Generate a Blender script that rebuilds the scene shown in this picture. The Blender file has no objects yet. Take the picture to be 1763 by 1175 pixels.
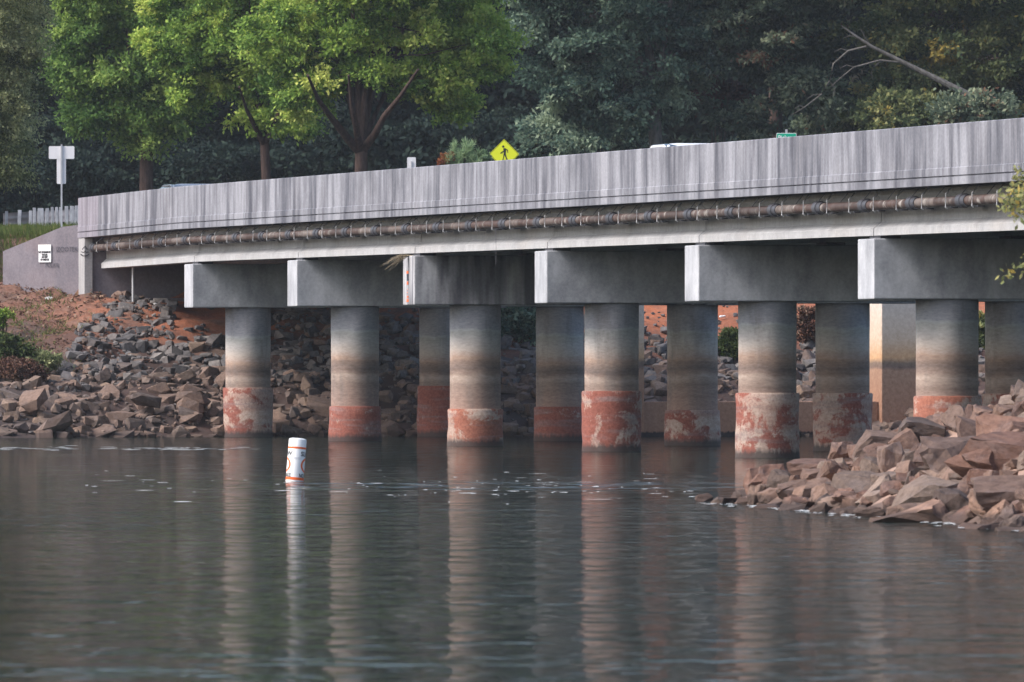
import bpy, bmesh, math, random
import numpy as np
from mathutils import Vector, Matrix
R = math.radians
random.seed(7)
rng = np.random.default_rng(7)

# ------------------------------------------------------------------ scale
U = 0.0137                 # metres per unit of the survey grid
F = 18440.0                # focal length in the same grid
D0 = F * U                 # distance of the first pier from the camera (about 253 m)
CX, HY = 881.5, 627.0
CAMH = 125.5 * U           # eye height above the water
def P(px, py, s):
    """survey bearing (px, py) at distance D0/s -> world point"""
    return Vector(((px - CX) / s * U, D0 / s, (HY - py) / s * U + CAMH))

# ------------------------------------------------------------------ camera, world, sun
sc = bpy.context.scene
cam_d = bpy.data.cameras.new('camera'); cam = bpy.data.objects.new('camera', cam_d)
sc.collection.objects.link(cam); sc.camera = cam
cam.location = (0, 0, CAMH); cam.rotation_euler = (R(90), 0, 0)
cam_d.sensor_width = 36.0; cam_d.lens = 36.0 * F / 1763.0
cam_d.shift_y = 39.5 / 1763.0
cam_d.clip_start = 1.0; cam_d.clip_end = 6000
cam_d.dof.use_dof = True; cam_d.dof.focus_distance = 205; cam_d.dof.aperture_fstop = 11

SUN_AZ = (-0.955, -0.30); SUN_EL = R(43)
w = bpy.data.worlds.new('World'); sc.world = w; w.use_nodes = True
nt = w.node_tree; bg = nt.nodes['Background']
sky = nt.nodes.new('ShaderNodeTexSky'); sky.sky_type = 'NISHITA'; sky.sun_disc = False
sky.sun_elevation = SUN_EL; sky.sun_rotation = math.atan2(SUN_AZ[0], SUN_AZ[1])
sky.air_density = 1.0; sky.dust_density = 3.0; sky.ozone_density = 1.0
nt.links.new(sky.outputs[0], bg.inputs[0]); bg.inputs[1].default_value = 0.13
sd = bpy.data.lights.new('sun', 'SUN'); sun = bpy.data.objects.new('sun', sd); sc.collection.objects.link(sun)
sd.energy = 2.05; sd.angle = R(22); sd.color = (1.0, 0.965, 0.94)
sv = Vector((SUN_AZ[0] * math.cos(SUN_EL), SUN_AZ[1] * math.cos(SUN_EL), math.sin(SUN_EL)))
sun.rotation_euler = sv.to_track_quat('Z', 'Y').to_euler(); sun.location = (-60, 150, 80)
sc.view_settings.view_transform = 'Standard'; sc.view_settings.look = 'None'
sc.view_settings.gamma = 1.0; sc.view_settings.use_curve_mapping = False
sc.view_settings.exposure = 1.1
sc.render.engine = 'CYCLES'
sc.cycles.use_denoising = True
sc.cycles.max_bounces = 6; sc.cycles.diffuse_bounces = 3; sc.cycles.glossy_bounces = 3
sc.cycles.transmission_bounces = 3; sc.cycles.caustics_reflective = False; sc.cycles.caustics_refractive = False

# ------------------------------------------------------------------ node helpers
class NT:
    def __init__(self, name):
        self.m = bpy.data.materials.new(name); self.m.use_nodes = True
        self.t = self.m.node_tree; self.b = self.t.nodes['Principled BSDF']
        self.out = self.t.nodes['Material Output']
    def n(self, kind, **kw):
        nd = self.t.nodes.new('ShaderNode' + kind)
        for k, v in kw.items(): setattr(nd, k, v)
        return nd
    def l(self, a, b): self.t.links.new(a, b)
    def coord(self, which='Object', scale=(1, 1, 1), loc=(0, 0, 0)):
        tc = self.n('TexCoord'); mp = self.n('Mapping')
        mp.inputs['Scale'].default_value = scale; mp.inputs['Location'].default_value = loc
        self.l(tc.outputs[which], mp.inputs[0]); return mp.outputs[0]
    def world(self, scale=(1, 1, 1)):
        g = self.n('NewGeometry'); mp = self.n('Mapping'); mp.inputs['Scale'].default_value = scale
        self.l(g.outputs['Position'], mp.inputs[0]); return mp.outputs[0]
    def noise(self, vec, scale=1.0, detail=3.0, rough=0.55, dist=0.0):
        nd = self.n('TexNoise'); nd.inputs['Scale'].default_value = scale
        nd.inputs['Detail'].default_value = detail; nd.inputs['Roughness'].default_value = rough
        nd.inputs['Distortion'].default_value = dist
        if vec is not None: self.l(vec, nd.inputs['Vector'])
        return nd.outputs['Fac']
    def ramp(self, fac, stops, interp='LINEAR'):
        nd = self.n('ValToRGB'); cr = nd.color_ramp; cr.interpolation = interp
        while len(cr.elements) > len(stops): cr.elements.remove(cr.elements[-1])
        while len(cr.elements) < len(stops): cr.elements.new(0.5)
        for e, (p, c) in zip(cr.elements, stops):
            e.position = p
            if not hasattr(c, '__len__'): c = (c, c, c)
            e.color = (*c[:3], 1)
        self.l(fac, nd.inputs[0]); return nd.outputs[0]
    def mix(self, fac, a, b, mode='MIX'):
        nd = self.n('MixRGB', blend_type=mode)
        for sock, v in ((nd.inputs[0], fac), (nd.inputs[1], a), (nd.inputs[2], b)):
            if isinstance(v, (int, float)): sock.default_value = v if sock == nd.inputs[0] else (v, v, v, 1)
            elif isinstance(v, tuple): sock.default_value = (*v[:3], 1)
            else: self.l(v, sock)
        return nd.outputs[0]
    def math(self, op, a, b=0.0, c=None):
        nd = self.n('Math', operation=op)
        for i, v in enumerate((a, b, c)):
            if v is None: continue
            if isinstance(v, (int, float)): nd.inputs[i].default_value = v
            else: self.l(v, nd.inputs[i])
        return nd.outputs[0]
    def maprange(self, v, a, b, c=0.0, d=1.0):
        nd = self.n('MapRange'); self.l(v, nd.inputs[0])
        for i, x in enumerate((a, b, c, d)): nd.inputs[i + 1].default_value = x
        return nd.outputs[0]
    def xyz(self, vec):
        nd = self.n('SeparateXYZ'); self.l(vec, nd.inputs[0]); return nd.outputs
    def bump(self, h, strength=0.3, distance=0.02):
        nd = self.n('Bump'); nd.inputs['Strength'].default_value = strength
        nd.inputs['Distance'].default_value = distance; self.l(h, nd.inputs['Height'])
        self.l(nd.outputs[0], self.b.inputs['Normal'])
    def base(self, col, rough=0.85, spec=0.25, metal=0.0):
        if isinstance(col, tuple): self.b.inputs['Base Color'].default_value = (*col[:3], 1)
        else: self.l(col, self.b.inputs['Base Color'])
        self.b.inputs['Roughness'].default_value = rough
        self.b.inputs['Specular IOR Level'].default_value = spec
        self.b.inputs['Metallic'].default_value = metal
        return self.m
    def orand(self):
        return self.n('ObjectInfo').outputs['Random']

def plain(name, col, rough=0.6, spec=0.3, metal=0.0, var=0.12, scale=6.0):
    t = NT(name); v = t.noise(t.coord('Object'), scale, 4)
    c = t.mix(t.maprange(v, 0.3, 0.7), tuple(x * (1 - var) for x in col), tuple(min(1, x * (1 + var)) for x in col))
    return t.base(c, rough, spec, metal)

# ------------------------------------------------------------------ mesh helpers
COL = sc.collection
def link(name, me, mat=None, parent=None, loc=None, rot=None, smooth=False):
    o = bpy.data.objects.new(name, me); COL.objects.link(o)
    if mat is not None and me is not None and len(me.materials) == 0: me.materials.append(mat)
    if parent is not None: o.parent = parent
    if loc is not None: o.location = loc
    if rot is not None: o.rotation_euler = rot
    if smooth: me.polygons.foreach_set('use_smooth', [True] * len(me.polygons))
    return o
def empty(name, loc=(0, 0, 0), rot=(0, 0, 0)):
    o = bpy.data.objects.new(name, None); COL.objects.link(o); o.location = loc; o.rotation_euler = rot
    o.empty_display_size = 0.2; return o
def tag(o, label, cat, group=None):
    o['label'] = label; o['category'] = cat
    if group: o['group'] = group
    return o
def struct(o): o['kind'] = 'structure'; return o
def stuff(o): o['kind'] = 'stuff'; return o

class MB:
    def __init__(self): self.v = []; self.f = []
    def add(self, vs, fs):
        k = len(self.v); self.v += [tuple(p) for p in vs]; self.f += [tuple(i + k for i in f) for f in fs]; return self
    def box(self, x0, x1, y0, y1, z0, z1):
        return self.add([(x0, y0, z0), (x1, y0, z0), (x1, y1, z0), (x0, y1, z0), (x0, y0, z1), (x1, y0, z1), (x1, y1, z1), (x0, y1, z1)],
                        [(0, 3, 2, 1), (4, 5, 6, 7), (0, 1, 5, 4), (1, 2, 6, 5), (2, 3, 7, 6), (3, 0, 4, 7)])
    def extr(self, poly_a, poly_b):
        n = len(poly_a); fs = [tuple(range(n))[::-1], tuple(range(n, 2 * n))]
        fs += [(i, (i + 1) % n, n + (i + 1) % n, n + i) for i in range(n)]
        return self.add(list(poly_a) + list(poly_b), fs)
    def loft(self, rings, caps=True):
        n = len(rings[0]); vs = [p for r in rings for p in r]; fs = []
        for k in range(len(rings) - 1):
            for i in range(n):
                j = (i + 1) % n; fs.append((k * n + i, k * n + j, (k + 1) * n + j, (k + 1) * n + i))
        if caps: fs.append(tuple(range(n))[::-1]); fs.append(tuple(range((len(rings) - 1) * n, len(rings) * n)))
        return self.add(vs, fs)
    def tube(self, pts, radii, seg=8, caps=True):
        pts = [Vector(p) for p in pts]
        if not hasattr(radii, '__len__'): radii = [radii] * len(pts)
        rings = []
        for i, p in enumerate(pts):
            d = (pts[min(i + 1, len(pts) - 1)] - pts[max(i - 1, 0)]).normalized()
            a = Vector((0, 0, 1)) if abs(d.z) < 0.9 else Vector((1, 0, 0))
            x = d.cross(a).normalized(); y = d.cross(x).normalized()
            rings.append([p + (x * math.cos(2 * math.pi * k / seg) + y * math.sin(2 * math.pi * k / seg)) * radii[i] for k in range(seg)])
        return self.loft(rings, caps)
    def lathe(self, prof, seg=24, cx=0, cy=0, jit=None):
        rings = []
        for (r, z) in prof:
            rings.append([(cx + (r + (jit(k, z) if jit else 0)) * math.cos(2 * math.pi * k / seg), cy + (r + (jit(k, z) if jit else 0)) * math.sin(2 * math.pi * k / seg), z) for k in range(seg)])
        return self.loft(rings)
    def mesh(self, name='mesh', fix=True):
        me = bpy.data.meshes.new(name); me.from_pydata(self.v, [], self.f); me.update()
        if fix:
            bm = bmesh.new(); bm.from_mesh(me); bmesh.ops.recalc_face_normals(bm, faces=bm.faces); bm.to_mesh(me); bm.free()
        return me
    def build(self, name, mat, parent=None, smooth=False, bevel=0.0, **kw):
        me = self.mesh(name)
        if bevel:
            bm = bmesh.new(); bm.from_mesh(me)
            bmesh.ops.bevel(bm, geom=bm.edges[:], offset=bevel, segments=2, affect='EDGES', profile=0.6)
            bm.to_mesh(me); bm.free()
        o = link(name, me, mat, parent, **kw)
        if smooth:
            me.polygons.foreach_set('use_smooth', [True] * len(me.polygons)); me.set_sharp_from_angle(angle=R(40))
        return o

def text_mesh(s, size, depth=0.004, bold=0.0):
    cu = bpy.data.curves.new('txt', 'FONT'); cu.body = s; cu.size = size; cu.align_x = 'CENTER'; cu.align_y = 'CENTER'
    cu.extrude = depth; cu.offset = bold; cu.resolution_u = 3
    ob = bpy.data.objects.new('txt', cu); COL.objects.link(ob)
    dg = bpy.context.evaluated_depsgraph_get()
    me = bpy.data.meshes.new_from_object(ob.evaluated_get(dg))
    bpy.data.objects.remove(ob); bpy.data.curves.remove(cu)
    return me
def xform(me, fn):
    for v in me.vertices: v.co = fn(v.co)
    me.update(); return me

# ------------------------------------------------------------------ materials
def concrete(name, base, dark, axis_scale=(1.5, 1.5, 0.15), streak=0.8, blotch=0.35, warm=(0.40, 0.33, 0.27), warm_amt=0.12, rough=0.9):
    t = NT(name)
    s1 = t.noise(t.coord('Object', axis_scale), 1.0, 4, 0.6)
    s2 = t.noise(t.coord('Object', tuple(a * 4 for a in axis_scale)), 1.0, 3, 0.6)
    bl = t.noise(t.coord('Object'), 0.8, 5, 0.6)
    fine = t.noise(t.coord('Object'), 18.0, 4, 0.7)
    st = t.maprange(t.math('ADD', t.math('MULTIPLY', s1, 0.6), t.math('MULTIPLY', s2, 0.4)), 0.40, 0.62)
    c = t.mix(t.math('MULTIPLY', st, streak), base, dark)
    c = t.mix(t.math('MULTIPLY', t.maprange(bl, 0.45, 0.75), blotch), c, tuple(d * 0.8 for d in dark))
    c = t.mix(t.math('MULTIPLY', t.maprange(t.noise(t.coord('Object', loc=(31, 7, 3)), 0.5, 4), 0.5, 0.8), warm_amt), c, warm)
    c = t.mix(0.22, c, t.ramp(fine, [(0.3, 0.0), (0.7, 1.0)]), 'SOFT_LIGHT')
    t.bump(fine, 0.25, 0.01)
    return t.base(c, rough, 0.2)

M = {}
M['parapet'] = concrete('parapet_concrete', (0.275, 0.278, 0.308), (0.075, 0.077, 0.095), (0.8, 0.8, 0.12), 0.95, 0.6, warm_amt=0.05)
M['parapet_end'] = concrete('stained_parapet_concrete', (0.25, 0.235, 0.27), (0.10, 0.095, 0.115), (1.6, 1.6, 0.10), 0.8, 0.4, warm_amt=0.1)
M['girder'] = concrete('girder_concrete', (0.40, 0.40, 0.408), (0.26, 0.26, 0.27), (1.0, 1.0, 0.25), 0.5, 0.15, warm_amt=0.25)
M['cap'] = concrete('cap_concrete', (0.46, 0.47, 0.50), (0.235, 0.245, 0.27), (0.8, 0.8, 0.35), 0.75, 0.8, warm_amt=0.08)
M['cap_wet'] = concrete('stained_cap_concrete', (0.46, 0.46, 0.48), (0.10, 0.10, 0.115), (1.0, 1.0, 0.12), 1.0, 0.6, warm_amt=0.05)
M['abut'] = concrete('abutment_concrete', (0.19, 0.172, 0.192), (0.125, 0.115, 0.135), (1.0, 1.0, 0.4), 0.6, 0.4, warm=(0.24, 0.16, 0.15), warm_amt=0.5)
M['pilaster'] = concrete('pilaster_concrete', (0.34, 0.335, 0.34), (0.19, 0.185, 0.195), (1.5, 1.5, 0.2), 0.6, 0.3)
M['deck'] = concrete('deck_concrete', (0.30, 0.30, 0.31), (0.22, 0.22, 0.23), (0.6, 0.6, 0.6), 0.5, 0.4)

def col_mat():
    t = NT('column_concrete')
    z = t.xyz(t.world())[2]; rnd = t.orand()
    def oc(sc_):
        v = t.n('VectorMath', operation='ADD'); t.l(t.coord('Object', sc_), v.inputs[0])
        cm = t.n('CombineXYZ')
        for q in range(3): t.l(t.math('MULTIPLY', rnd, 37.0 + 11 * q), cm.inputs[q])
        t.l(cm.outputs[0], v.inputs[1]); return v.outputs[0]
    wv = t.noise(oc((1.4, 1.4, 0.5)), 1.0, 4)
    wv2 = t.noise(oc((0.4, 0.4, 7.0)), 1.0, 3)
    zz = t.math('ADD', t.math('ADD', z, t.math('MULTIPLY', t.math('SUBTRACT', rnd, 0.5), 0.10)), t.math('ADD', t.math('MULTIPLY', t.math('SUBTRACT', wv, 0.5), 0.30), t.math('MULTIPLY', t.math('SUBTRACT', wv2, 0.5), 0.14)))
    f = t.maprange(zz, 50 * U, 225 * U)
    k = lambda h: (h - 50) / 175.0
    c = t.ramp(f, [(k(60), (0.29, 0.195, 0.16)), (k(92), (0.25, 0.185, 0.155)), (k(104), (0.36, 0.285, 0.24)), (k(110), (0.24, 0.175, 0.145)), (k(117), (0.16, 0.12, 0.105)), (k(125), (0.23, 0.165, 0.135)),
                   (k(131), (0.36, 0.255, 0.20)), (k(144), (0.46, 0.40, 0.36)), (k(160), (0.44, 0.42, 0.41)), (k(171), (0.38, 0.38, 0.37)), (k(174), (0.42, 0.43, 0.44)), (k(178), (0.325, 0.33, 0.365)), (k(215), (0.305, 0.305, 0.345))])
    pat = t.noise(oc((2.0, 2.0, 0.5)), 1.0, 5, 0.65)
    c = t.mix(t.math('MULTIPLY', t.maprange(pat, 0.50, 0.70), 0.6), c, (0.15, 0.135, 0.13))
    fine = t.noise(t.coord('Object', (1, 1, 3)), 9.0, 5, 0.7)
    c = t.mix(0.30, c, t.ramp(fine, [(0.3, 0.0), (0.7, 1.0)]), 'SOFT_LIGHT')
    rings = t.noise(t.coord('Object', (0.15, 0.15, 5)), 1.0, 3, 0.6)
    c = t.mix(t.math('MULTIPLY', t.maprange(zz, 145 * U, 120 * U), 0.18), c, t.ramp(rings, [(0.35, 0.0), (0.65, 1.0)]), 'SOFT_LIGHT')
    t.bump(fine, 0.25, 0.012)
    return t.base(c, 0.9, 0.2)
M['column'] = col_mat()
def collar_mat(name, red, thr, seed, pale=(0.40, 0.31, 0.26)):
    t = NT(name)
    v = t.coord('Object', (1.3, 1.3, 1.9), (seed * 3.7, seed * 1.3, seed))
    n1 = t.noise(v, 1.1, 6, 0.66, 0.5)
    brk = t.noise(t.coord('Object', (9, 9, 5), (seed, 1, 2)), 1.6, 5, 0.75)
    n2 = t.math('ADD', n1, t.math('MULTIPLY', t.math('SUBTRACT', brk, 0.5), 0.30))
    wash = t.mix(t.maprange(t.noise(t.coord('Object', (0.7, 0.7, 3.2), (seed * 2, 3, 1)), 1.2, 5, 0.65), 0.38, 0.62), pale, tuple(x * .55 + y * .40 for x, y in zip(pale, red)))
    c = t.mix(t.ramp(n2, [(thr - 0.035, 0.0), (thr + 0.035, 0.92)]), wash, red)
    gr = t.noise(t.coord('Object', (0.8, 0.8, 6), (seed, 0, 0)), 1.3, 4)
    c = t.mix(t.math('MULTIPLY', t.maprange(gr, 0.5, 0.68), 0.55), c, (0.21, 0.18, 0.18))
    fine = t.noise(t.coord('Object'), 20.0, 5, 0.75)
    c = t.mix(0.45, c, t.ramp(fine, [(0.3, 0.0), (0.7, 1.0)]), 'SOFT_LIGHT')
    z = t.xyz(t.world())[2]
    rim = t.noise(t.coord('Object', (7, 7, 1)), 2.0, 4, 0.7)
    wet = t.math('SUBTRACT', t.math('ADD', z, 0.0), t.math('MULTIPLY', rim, 0.22))
    c = t.mix(t.maprange(wet, -0.03, 0.07, 0.9, 0.0), c, (0.05, 0.042, 0.04))
    t.bump(fine, 0.5, 0.012)
    return t.base(c, 0.85, 0.25)
REDS = [(0.21, 0.060, 0.042), (0.23, 0.068, 0.048), (0.28, 0.095, 0.06)]
M['collars'] = [collar_mat('collar_paint_%s' % k, REDS[k % 3], th, k * 2.3 + 1) for k, th in enumerate((0.53, 0.38, 0.48, 0.45, 0.50, 0.50))]

t = NT('rear_pier_concrete')
z = t.xyz(t.world())[2]; nz = t.noise(t.coord('Object', (0.6, 0.6, 1.5)), 1.0, 4)
zz = t.math('ADD', z, t.math('MULTIPLY', t.math('SUBTRACT', nz, 0.5), 0.3))
c = t.ramp(t.maprange(zz, 0, 230 * U), [(0.0, (0.27, 0.145, 0.095)), (0.3, (0.30, 0.17, 0.115)), (0.50, (0.32, 0.20, 0.14)), (0.525, (0.17, 0.12, 0.10)), (0.56, (0.19, 0.14, 0.11)), (0.60, (0.52, 0.32, 0.18)), (0.75, (0.55, 0.43, 0.33)), (1.0, (0.55, 0.48, 0.42))])
c = t.mix(t.maprange(t.math('SUBTRACT', z, t.math('MULTIPLY', t.noise(t.coord('Object', (8, 8, 1)), 1.5, 4), 0.14)), 0.02, 0.06, 1.0, 0.0), c, (0.04, 0.03, 0.03))
fine = t.noise(t.coord('Object'), 12.0, 5, 0.7); c = t.mix(0.3, c, t.ramp(fine, [(0.3, 0.0), (0.7, 1.0)]), 'SOFT_LIGHT')
t.bump(fine, 0.2, 0.01); M['rearpier'] = t.base(c, 0.9, 0.2)

t = NT('pipe_rust')
n1 = t.noise(t.coord('Object', (0.9, 4, 4)), 1.0, 4, 0.6); n2 = t.noise(t.coord('Object', (2.5, 8, 8)), 1.0, 4)
c = t.ramp(n1, [(0.36, (0.05, 0.036, 0.033)), (0.46, (0.11, 0.06, 0.045)), (0.55, (0.13, 0.10, 0.09)), (0.66, (0.42, 0.39, 0.36))])
pr_ = t.orand()
c = t.mix(t.maprange(pr_, 0.68, 1.0, 0.0, 0.6), c, (0.32, 0.29, 0.265)); c = t.mix(t.maprange(pr_, 0.55, 0.15, 0.0, 0.7), c, (0.05, 0.038, 0.034))
c = t.mix(t.math('MULTIPLY', t.maprange(n2, 0.48, 0.66), 0.75), c, (0.085, 0.062, 0.05))
t.bump(n2, 0.3, 0.01); M['pipe'] = t.base(t.mix(1.0, c, (0.72, 0.70, 0.70), 'MULTIPLY'), 0.6, 0.3)
M['coupling'] = plain('coupling_iron', (0.055, 0.055, 0.065), 0.5, 0.4, var=0.3)
M['galv'] = plain('galvanised_steel', (0.42, 0.43, 0.45), 0.5, 0.5, 0.2)
M['signback'] = plain('sign_aluminium', (0.72, 0.71, 0.72), 0.55, 0.4, 0.0, 0.04)
M['postwood'] = plain('weathered_post', (0.33, 0.34, 0.37), 0.85, 0.2, 0.0, 0.25, 5)
M['darkrail'] = plain('rail_steel', (0.10, 0.10, 0.12), 0.6, 0.4, 0.0, 0.3, 3)
M['black'] = plain('black_print', (0.015, 0.015, 0.017), 0.6)
M['white'] = plain('white_paint', (0.80, 0.80, 0.80), 0.45, 0.4, 0, 0.04)
M['orange'] = plain('orange_paint', (0.75, 0.13, 0.025), 0.5)
M['signwhite'] = plain('sign_white', (0.62, 0.62, 0.64), 0.5, 0.3, 0, 0.08)
M['signcream'] = plain('sign_cream', (0.72, 0.71, 0.68), 0.5, 0.3, 0, 0.05)
M['yellow'] = plain('fluorescent_yellow', (0.72, 0.76, 0.02), 0.45, 0.4, 0, 0.03)
M['green'] = plain('sign_green', (0.0, 0.36, 0.22), 0.45, 0.4, 0, 0.03)
M['spray'] = plain('spray_paint', (0.05, 0.05, 0.065), 0.7, 0.1, 0, 0.3, 15)
M['asphalt'] = plain('asphalt', (0.055, 0.055, 0.058), 0.9, 0.2, 0, 0.25, 2)
M['carwhite'] = plain('car_white', (0.72, 0.73, 0.75), 0.25, 0.5, 0, 0.02)
M['cardark'] = plain('car_grey', (0.12, 0.13, 0.15), 0.25, 0.5, 0, 0.02)
M['glass'] = plain('tinted_glass', (0.02, 0.023, 0.027), 0.08, 0.6, 0, 0.05)
M['tyre'] = plain('tyre_rubber', (0.02, 0.02, 0.02), 0.85)
M['lamp'] = plain('tail_lamp', (0.5, 0.02, 0.015), 0.3, 0.5)
M['straw'] = plain('dry_straw', (0.42, 0.35, 0.25), 0.9)

def rock_mat(name, cols, bumpd=0.03):
    t = NT(name)
    g = t.n('NewGeometry').outputs['Random Per Island']
    rv = t.math('FRACT', t.math('ADD', t.math('MULTIPLY', g, 3.17), t.math('MULTIPLY', t.orand(), 5.7)))
    c = t.ramp(rv, [(i / (len(cols) - 1), c) for i, c in enumerate(cols)])
    a = t.noise(t.coord('Object'), 2.5, 5, 0.65); b = t.noise(t.coord('Object', loc=(9, 2, 5)), 11.0, 5, 0.7)
    c = t.mix(t.math('MULTIPLY', t.maprange(a, 0.5, 0.72), 0.55), c, (0.12, 0.10, 0.10))
    c = t.mix(0.4, c, t.ramp(b, [(0.3, 0.0), (0.7, 1.0)]), 'SOFT_LIGHT')
    z = t.xyz(t.world())[2]
    wet = t.math('SUBTRACT', z, t.math('MULTIPLY', t.noise(t.coord('Object'), 3.0, 3), 0.18))
    c = t.mix(t.maprange(wet, 0.0, 0.05, 0.75, 0.0), c, (0.05, 0.035, 0.03))
    t.bump(t.math('ADD', a, t.math('MULTIPLY', b, 0.5)), 0.7, bumpd)
    return t.base(c, 0.9, 0.2)
M['rock_tan'] = rock_mat('rock_tan', [(0.12, 0.083, 0.068), (0.17, 0.115, 0.09), (0.085, 0.066, 0.06), (0.20, 0.14, 0.105), (0.115, 0.092, 0.083)])
M['rock_grey'] = rock_mat('rock_grey', [(0.085, 0.08, 0.083), (0.13, 0.12, 0.118), (0.055, 0.053, 0.056), (0.165, 0.148, 0.138), (0.10, 0.09, 0.088), (0.07, 0.06, 0.057)])
M['rock_near'] = rock_mat('rock_rose', [(0.12, 0.066, 0.05), (0.165, 0.095, 0.072), (0.08, 0.05, 0.042), (0.215, 0.132, 0.097), (0.105, 0.074, 0.062), (0.15, 0.088, 0.066), (0.21, 0.155, 0.125), (0.06, 0.042, 0.036), (0.165, 0.12, 0.098)], 0.05)

t = NT('bank_soil')
p = t.world(); n1 = t.noise(p, 0.35, 5, 0.6); n2 = t.noise(p, 3.0, 5, 0.7); n3 = t.noise(p, 12.0, 4, 0.7)
c = t.ramp(n1, [(0.36, (0.15, 0.095, 0.075)), (0.47, (0.26, 0.10, 0.058)), (0.56, (0.30, 0.11, 0.058)), (0.68, (0.20, 0.13, 0.10))])
c = t.mix(t.maprange(t.xyz(p)[0], -11.0, -9.4, 0.6, 0.0), c, (0.15, 0.10, 0.08))
c = t.mix(t.maprange(t.xyz(p)[0], 0.0, 3.0, 0.0, 0.7), c, (0.33, 0.115, 0.06))
c = t.mix(t.math('MULTIPLY', t.maprange(n2, 0.45, 0.7), 0.6), c, (0.12, 0.08, 0.065))
c = t.mix(0.4, c, t.ramp(n3, [(0.3, 0.0), (0.7, 1.0)]), 'SOFT_LIGHT')
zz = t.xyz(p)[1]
c = t.mix(t.maprange(zz, 272, 285), c, t.mix(n2, (0.012, 0.015, 0.011), (0.03, 0.025, 0.018)))  # ground behind the shore darkened in colour to read as woodland shade
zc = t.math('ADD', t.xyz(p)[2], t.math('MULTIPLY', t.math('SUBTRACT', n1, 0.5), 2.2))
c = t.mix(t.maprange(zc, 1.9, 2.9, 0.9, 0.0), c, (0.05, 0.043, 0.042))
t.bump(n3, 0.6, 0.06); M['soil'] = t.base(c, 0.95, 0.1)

# ------------------------------------------------------------------ water
def water_mat():
    t = NT('lake_water')
    t.b.inputs['Base Color'].default_value = (0.014, 0.020, 0.017, 1)
    t.b.inputs['Roughness'].default_value = 0.05
    t.b.inputs['IOR'].default_value = 1.333
    t.b.inputs['Specular IOR Level'].default_value = 0.5
    g = t.n('NewGeometry').outputs['Position']
    def w(scale, nscale, det=2.0):
        mp = t.n('Mapping'); mp.inputs['Scale'].default_value = scale; t.l(g, mp.inputs[0])
        return t.noise(mp.outputs[0], nscale, det, 0.5)
    big = w((0.9, 0.50, 1), 1.0, 2.0)
    mid = w((2.2, 1.5, 1), 1.0, 2.0)
    fine = w((5.0, 5.0, 1), 1.0, 2.0)
    patch = t.maprange(w((0.06, 0.03, 1), 1.0, 2.0), 0.40, 0.62, 0.5, 1.25)
    h = t.math('ADD', t.math('MULTIPLY', big, 0.085), t.math('ADD', t.math('MULTIPLY', mid, 0.038), t.math('MULTIPLY', fine, 0.008)))
    h = t.math('MULTIPLY', h, patch)
    # two lines of livelier ripples: the eddy line beyond the buoy and the far slick
    sx = t.xyz(g)
    def band(y0, hw, x0, x1):
        a = t.maprange(t.math('ABSOLUTE', t.math('SUBTRACT', sx[1], y0)), hw, hw * 0.3)
        b = t.math('MULTIPLY', t.maprange(sx[0], x0 - 1, x0 + 1), t.maprange(sx[0], x1 + 1, x1 - 1))
        return t.math('MULTIPLY', a, b)
    e1 = band(151.5, 7.0, -3.4, 3.2); e2 = band(217.5, 2.4, -13, -5.2)
    chop = w((1.3, 0.45, 1), 1.0, 2.0)
    spark = t.maprange(chop, 0.50, 0.78)
    h = t.math('ADD', h, t.math('MULTIPLY', t.math('MULTIPLY', spark, t.math('ADD', e1, t.math('MULTIPLY', e2, 1.5))), 0.16))
    t.bump(h, 1.0, 1.0)
    # dark diffuse share put in to dim the mirrored light, as wave-tilted facets would
    df = t.n('BsdfDiffuse'); df.inputs[0].default_value = (0.006, 0.011, 0.010, 1)
    mx = t.n('MixShader'); mx.inputs[0].default_value = 0.33
    t.l(t.b.outputs[0], mx.inputs[1]); t.l(df.outputs[0], mx.inputs[2]); t.l(mx.outputs[0], t.out.inputs[0])
    return t.m
M['water'] = water_mat()
me = MB().add([(-400, -60, 0), (400, -60, 0), (400, 330, 0), (-400, 330, 0)], [(0, 1, 2, 3)]).mesh(fix=False)
struct(link('water', me, M['water']))

# ------------------------------------------------------------------ terrain of the far shore
ABY = D0 * 1.0556
def shore_y(x):
    px = CX + x / U
    return float(np.interp(px, [-4000, -400, 0, 200, 400, 700, 1000, 1500, 2200, 6000], [245, 247, D0 * .984, D0 * .993, D0 * 1.001, D0 * 1.005, D0 * 1.007, D0 * 1.006, D0 * 1.0, 240]))
def ground_z(x, y):
    y0 = shore_y(x); px = CX + x / U * .94
    top = float(np.interp(px, [-300, -6, 141, 165], [266.0, 270.6, 268.6, 267.2])); zt = float(np.interp(px, [0, 150], [3.75, 3.35]))
    t_ = (y - y0) / (top - y0)
    z = float(np.interp(t_, [-3, -0.2, 0, 0.30, 0.78, 1.0, 1.07, 1.2], [-3, -0.7, -0.06, 1.25, 3.1, zt, 4.9, 5.0]))
    if y > top + 4:
        z += float(np.interp(y, [top + 4, 330, 380, 470, 560, 700], [0, 0.3, 1.5, 14, 26, 30]))  # rising hill added behind the wood to shut out sky in the gaps
    z += (0.10 * math.sin(x * 1.7 + y * 0.9) + 0.08 * math.sin(x * 3.1 - y * 2.3) + 0.05 * math.sin(x * 6.7 + y * 5.1)) * (1 if 0.05 < t_ < 1.0 else 0.3)
    return z
def grid(xs, ys, zf):
    vs = [(x, y, zf(x, y)) for y in ys for x in xs]; nx = len(xs)
    fs = [(j * nx + i, j * nx + i + 1, (j + 1) * nx + i + 1, (j + 1) * nx + i) for j in range(len(ys) - 1) for i in range(nx - 1)]
    me = bpy.data.meshes.new('terrain'); me.from_pydata(vs, [], fs); me.update(); return me
xs = sorted(set(list(np.linspace(-500, -40, 16)) + list(np.linspace(-40, 40, 161)) + list(np.linspace(40, 500, 16))))
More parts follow.
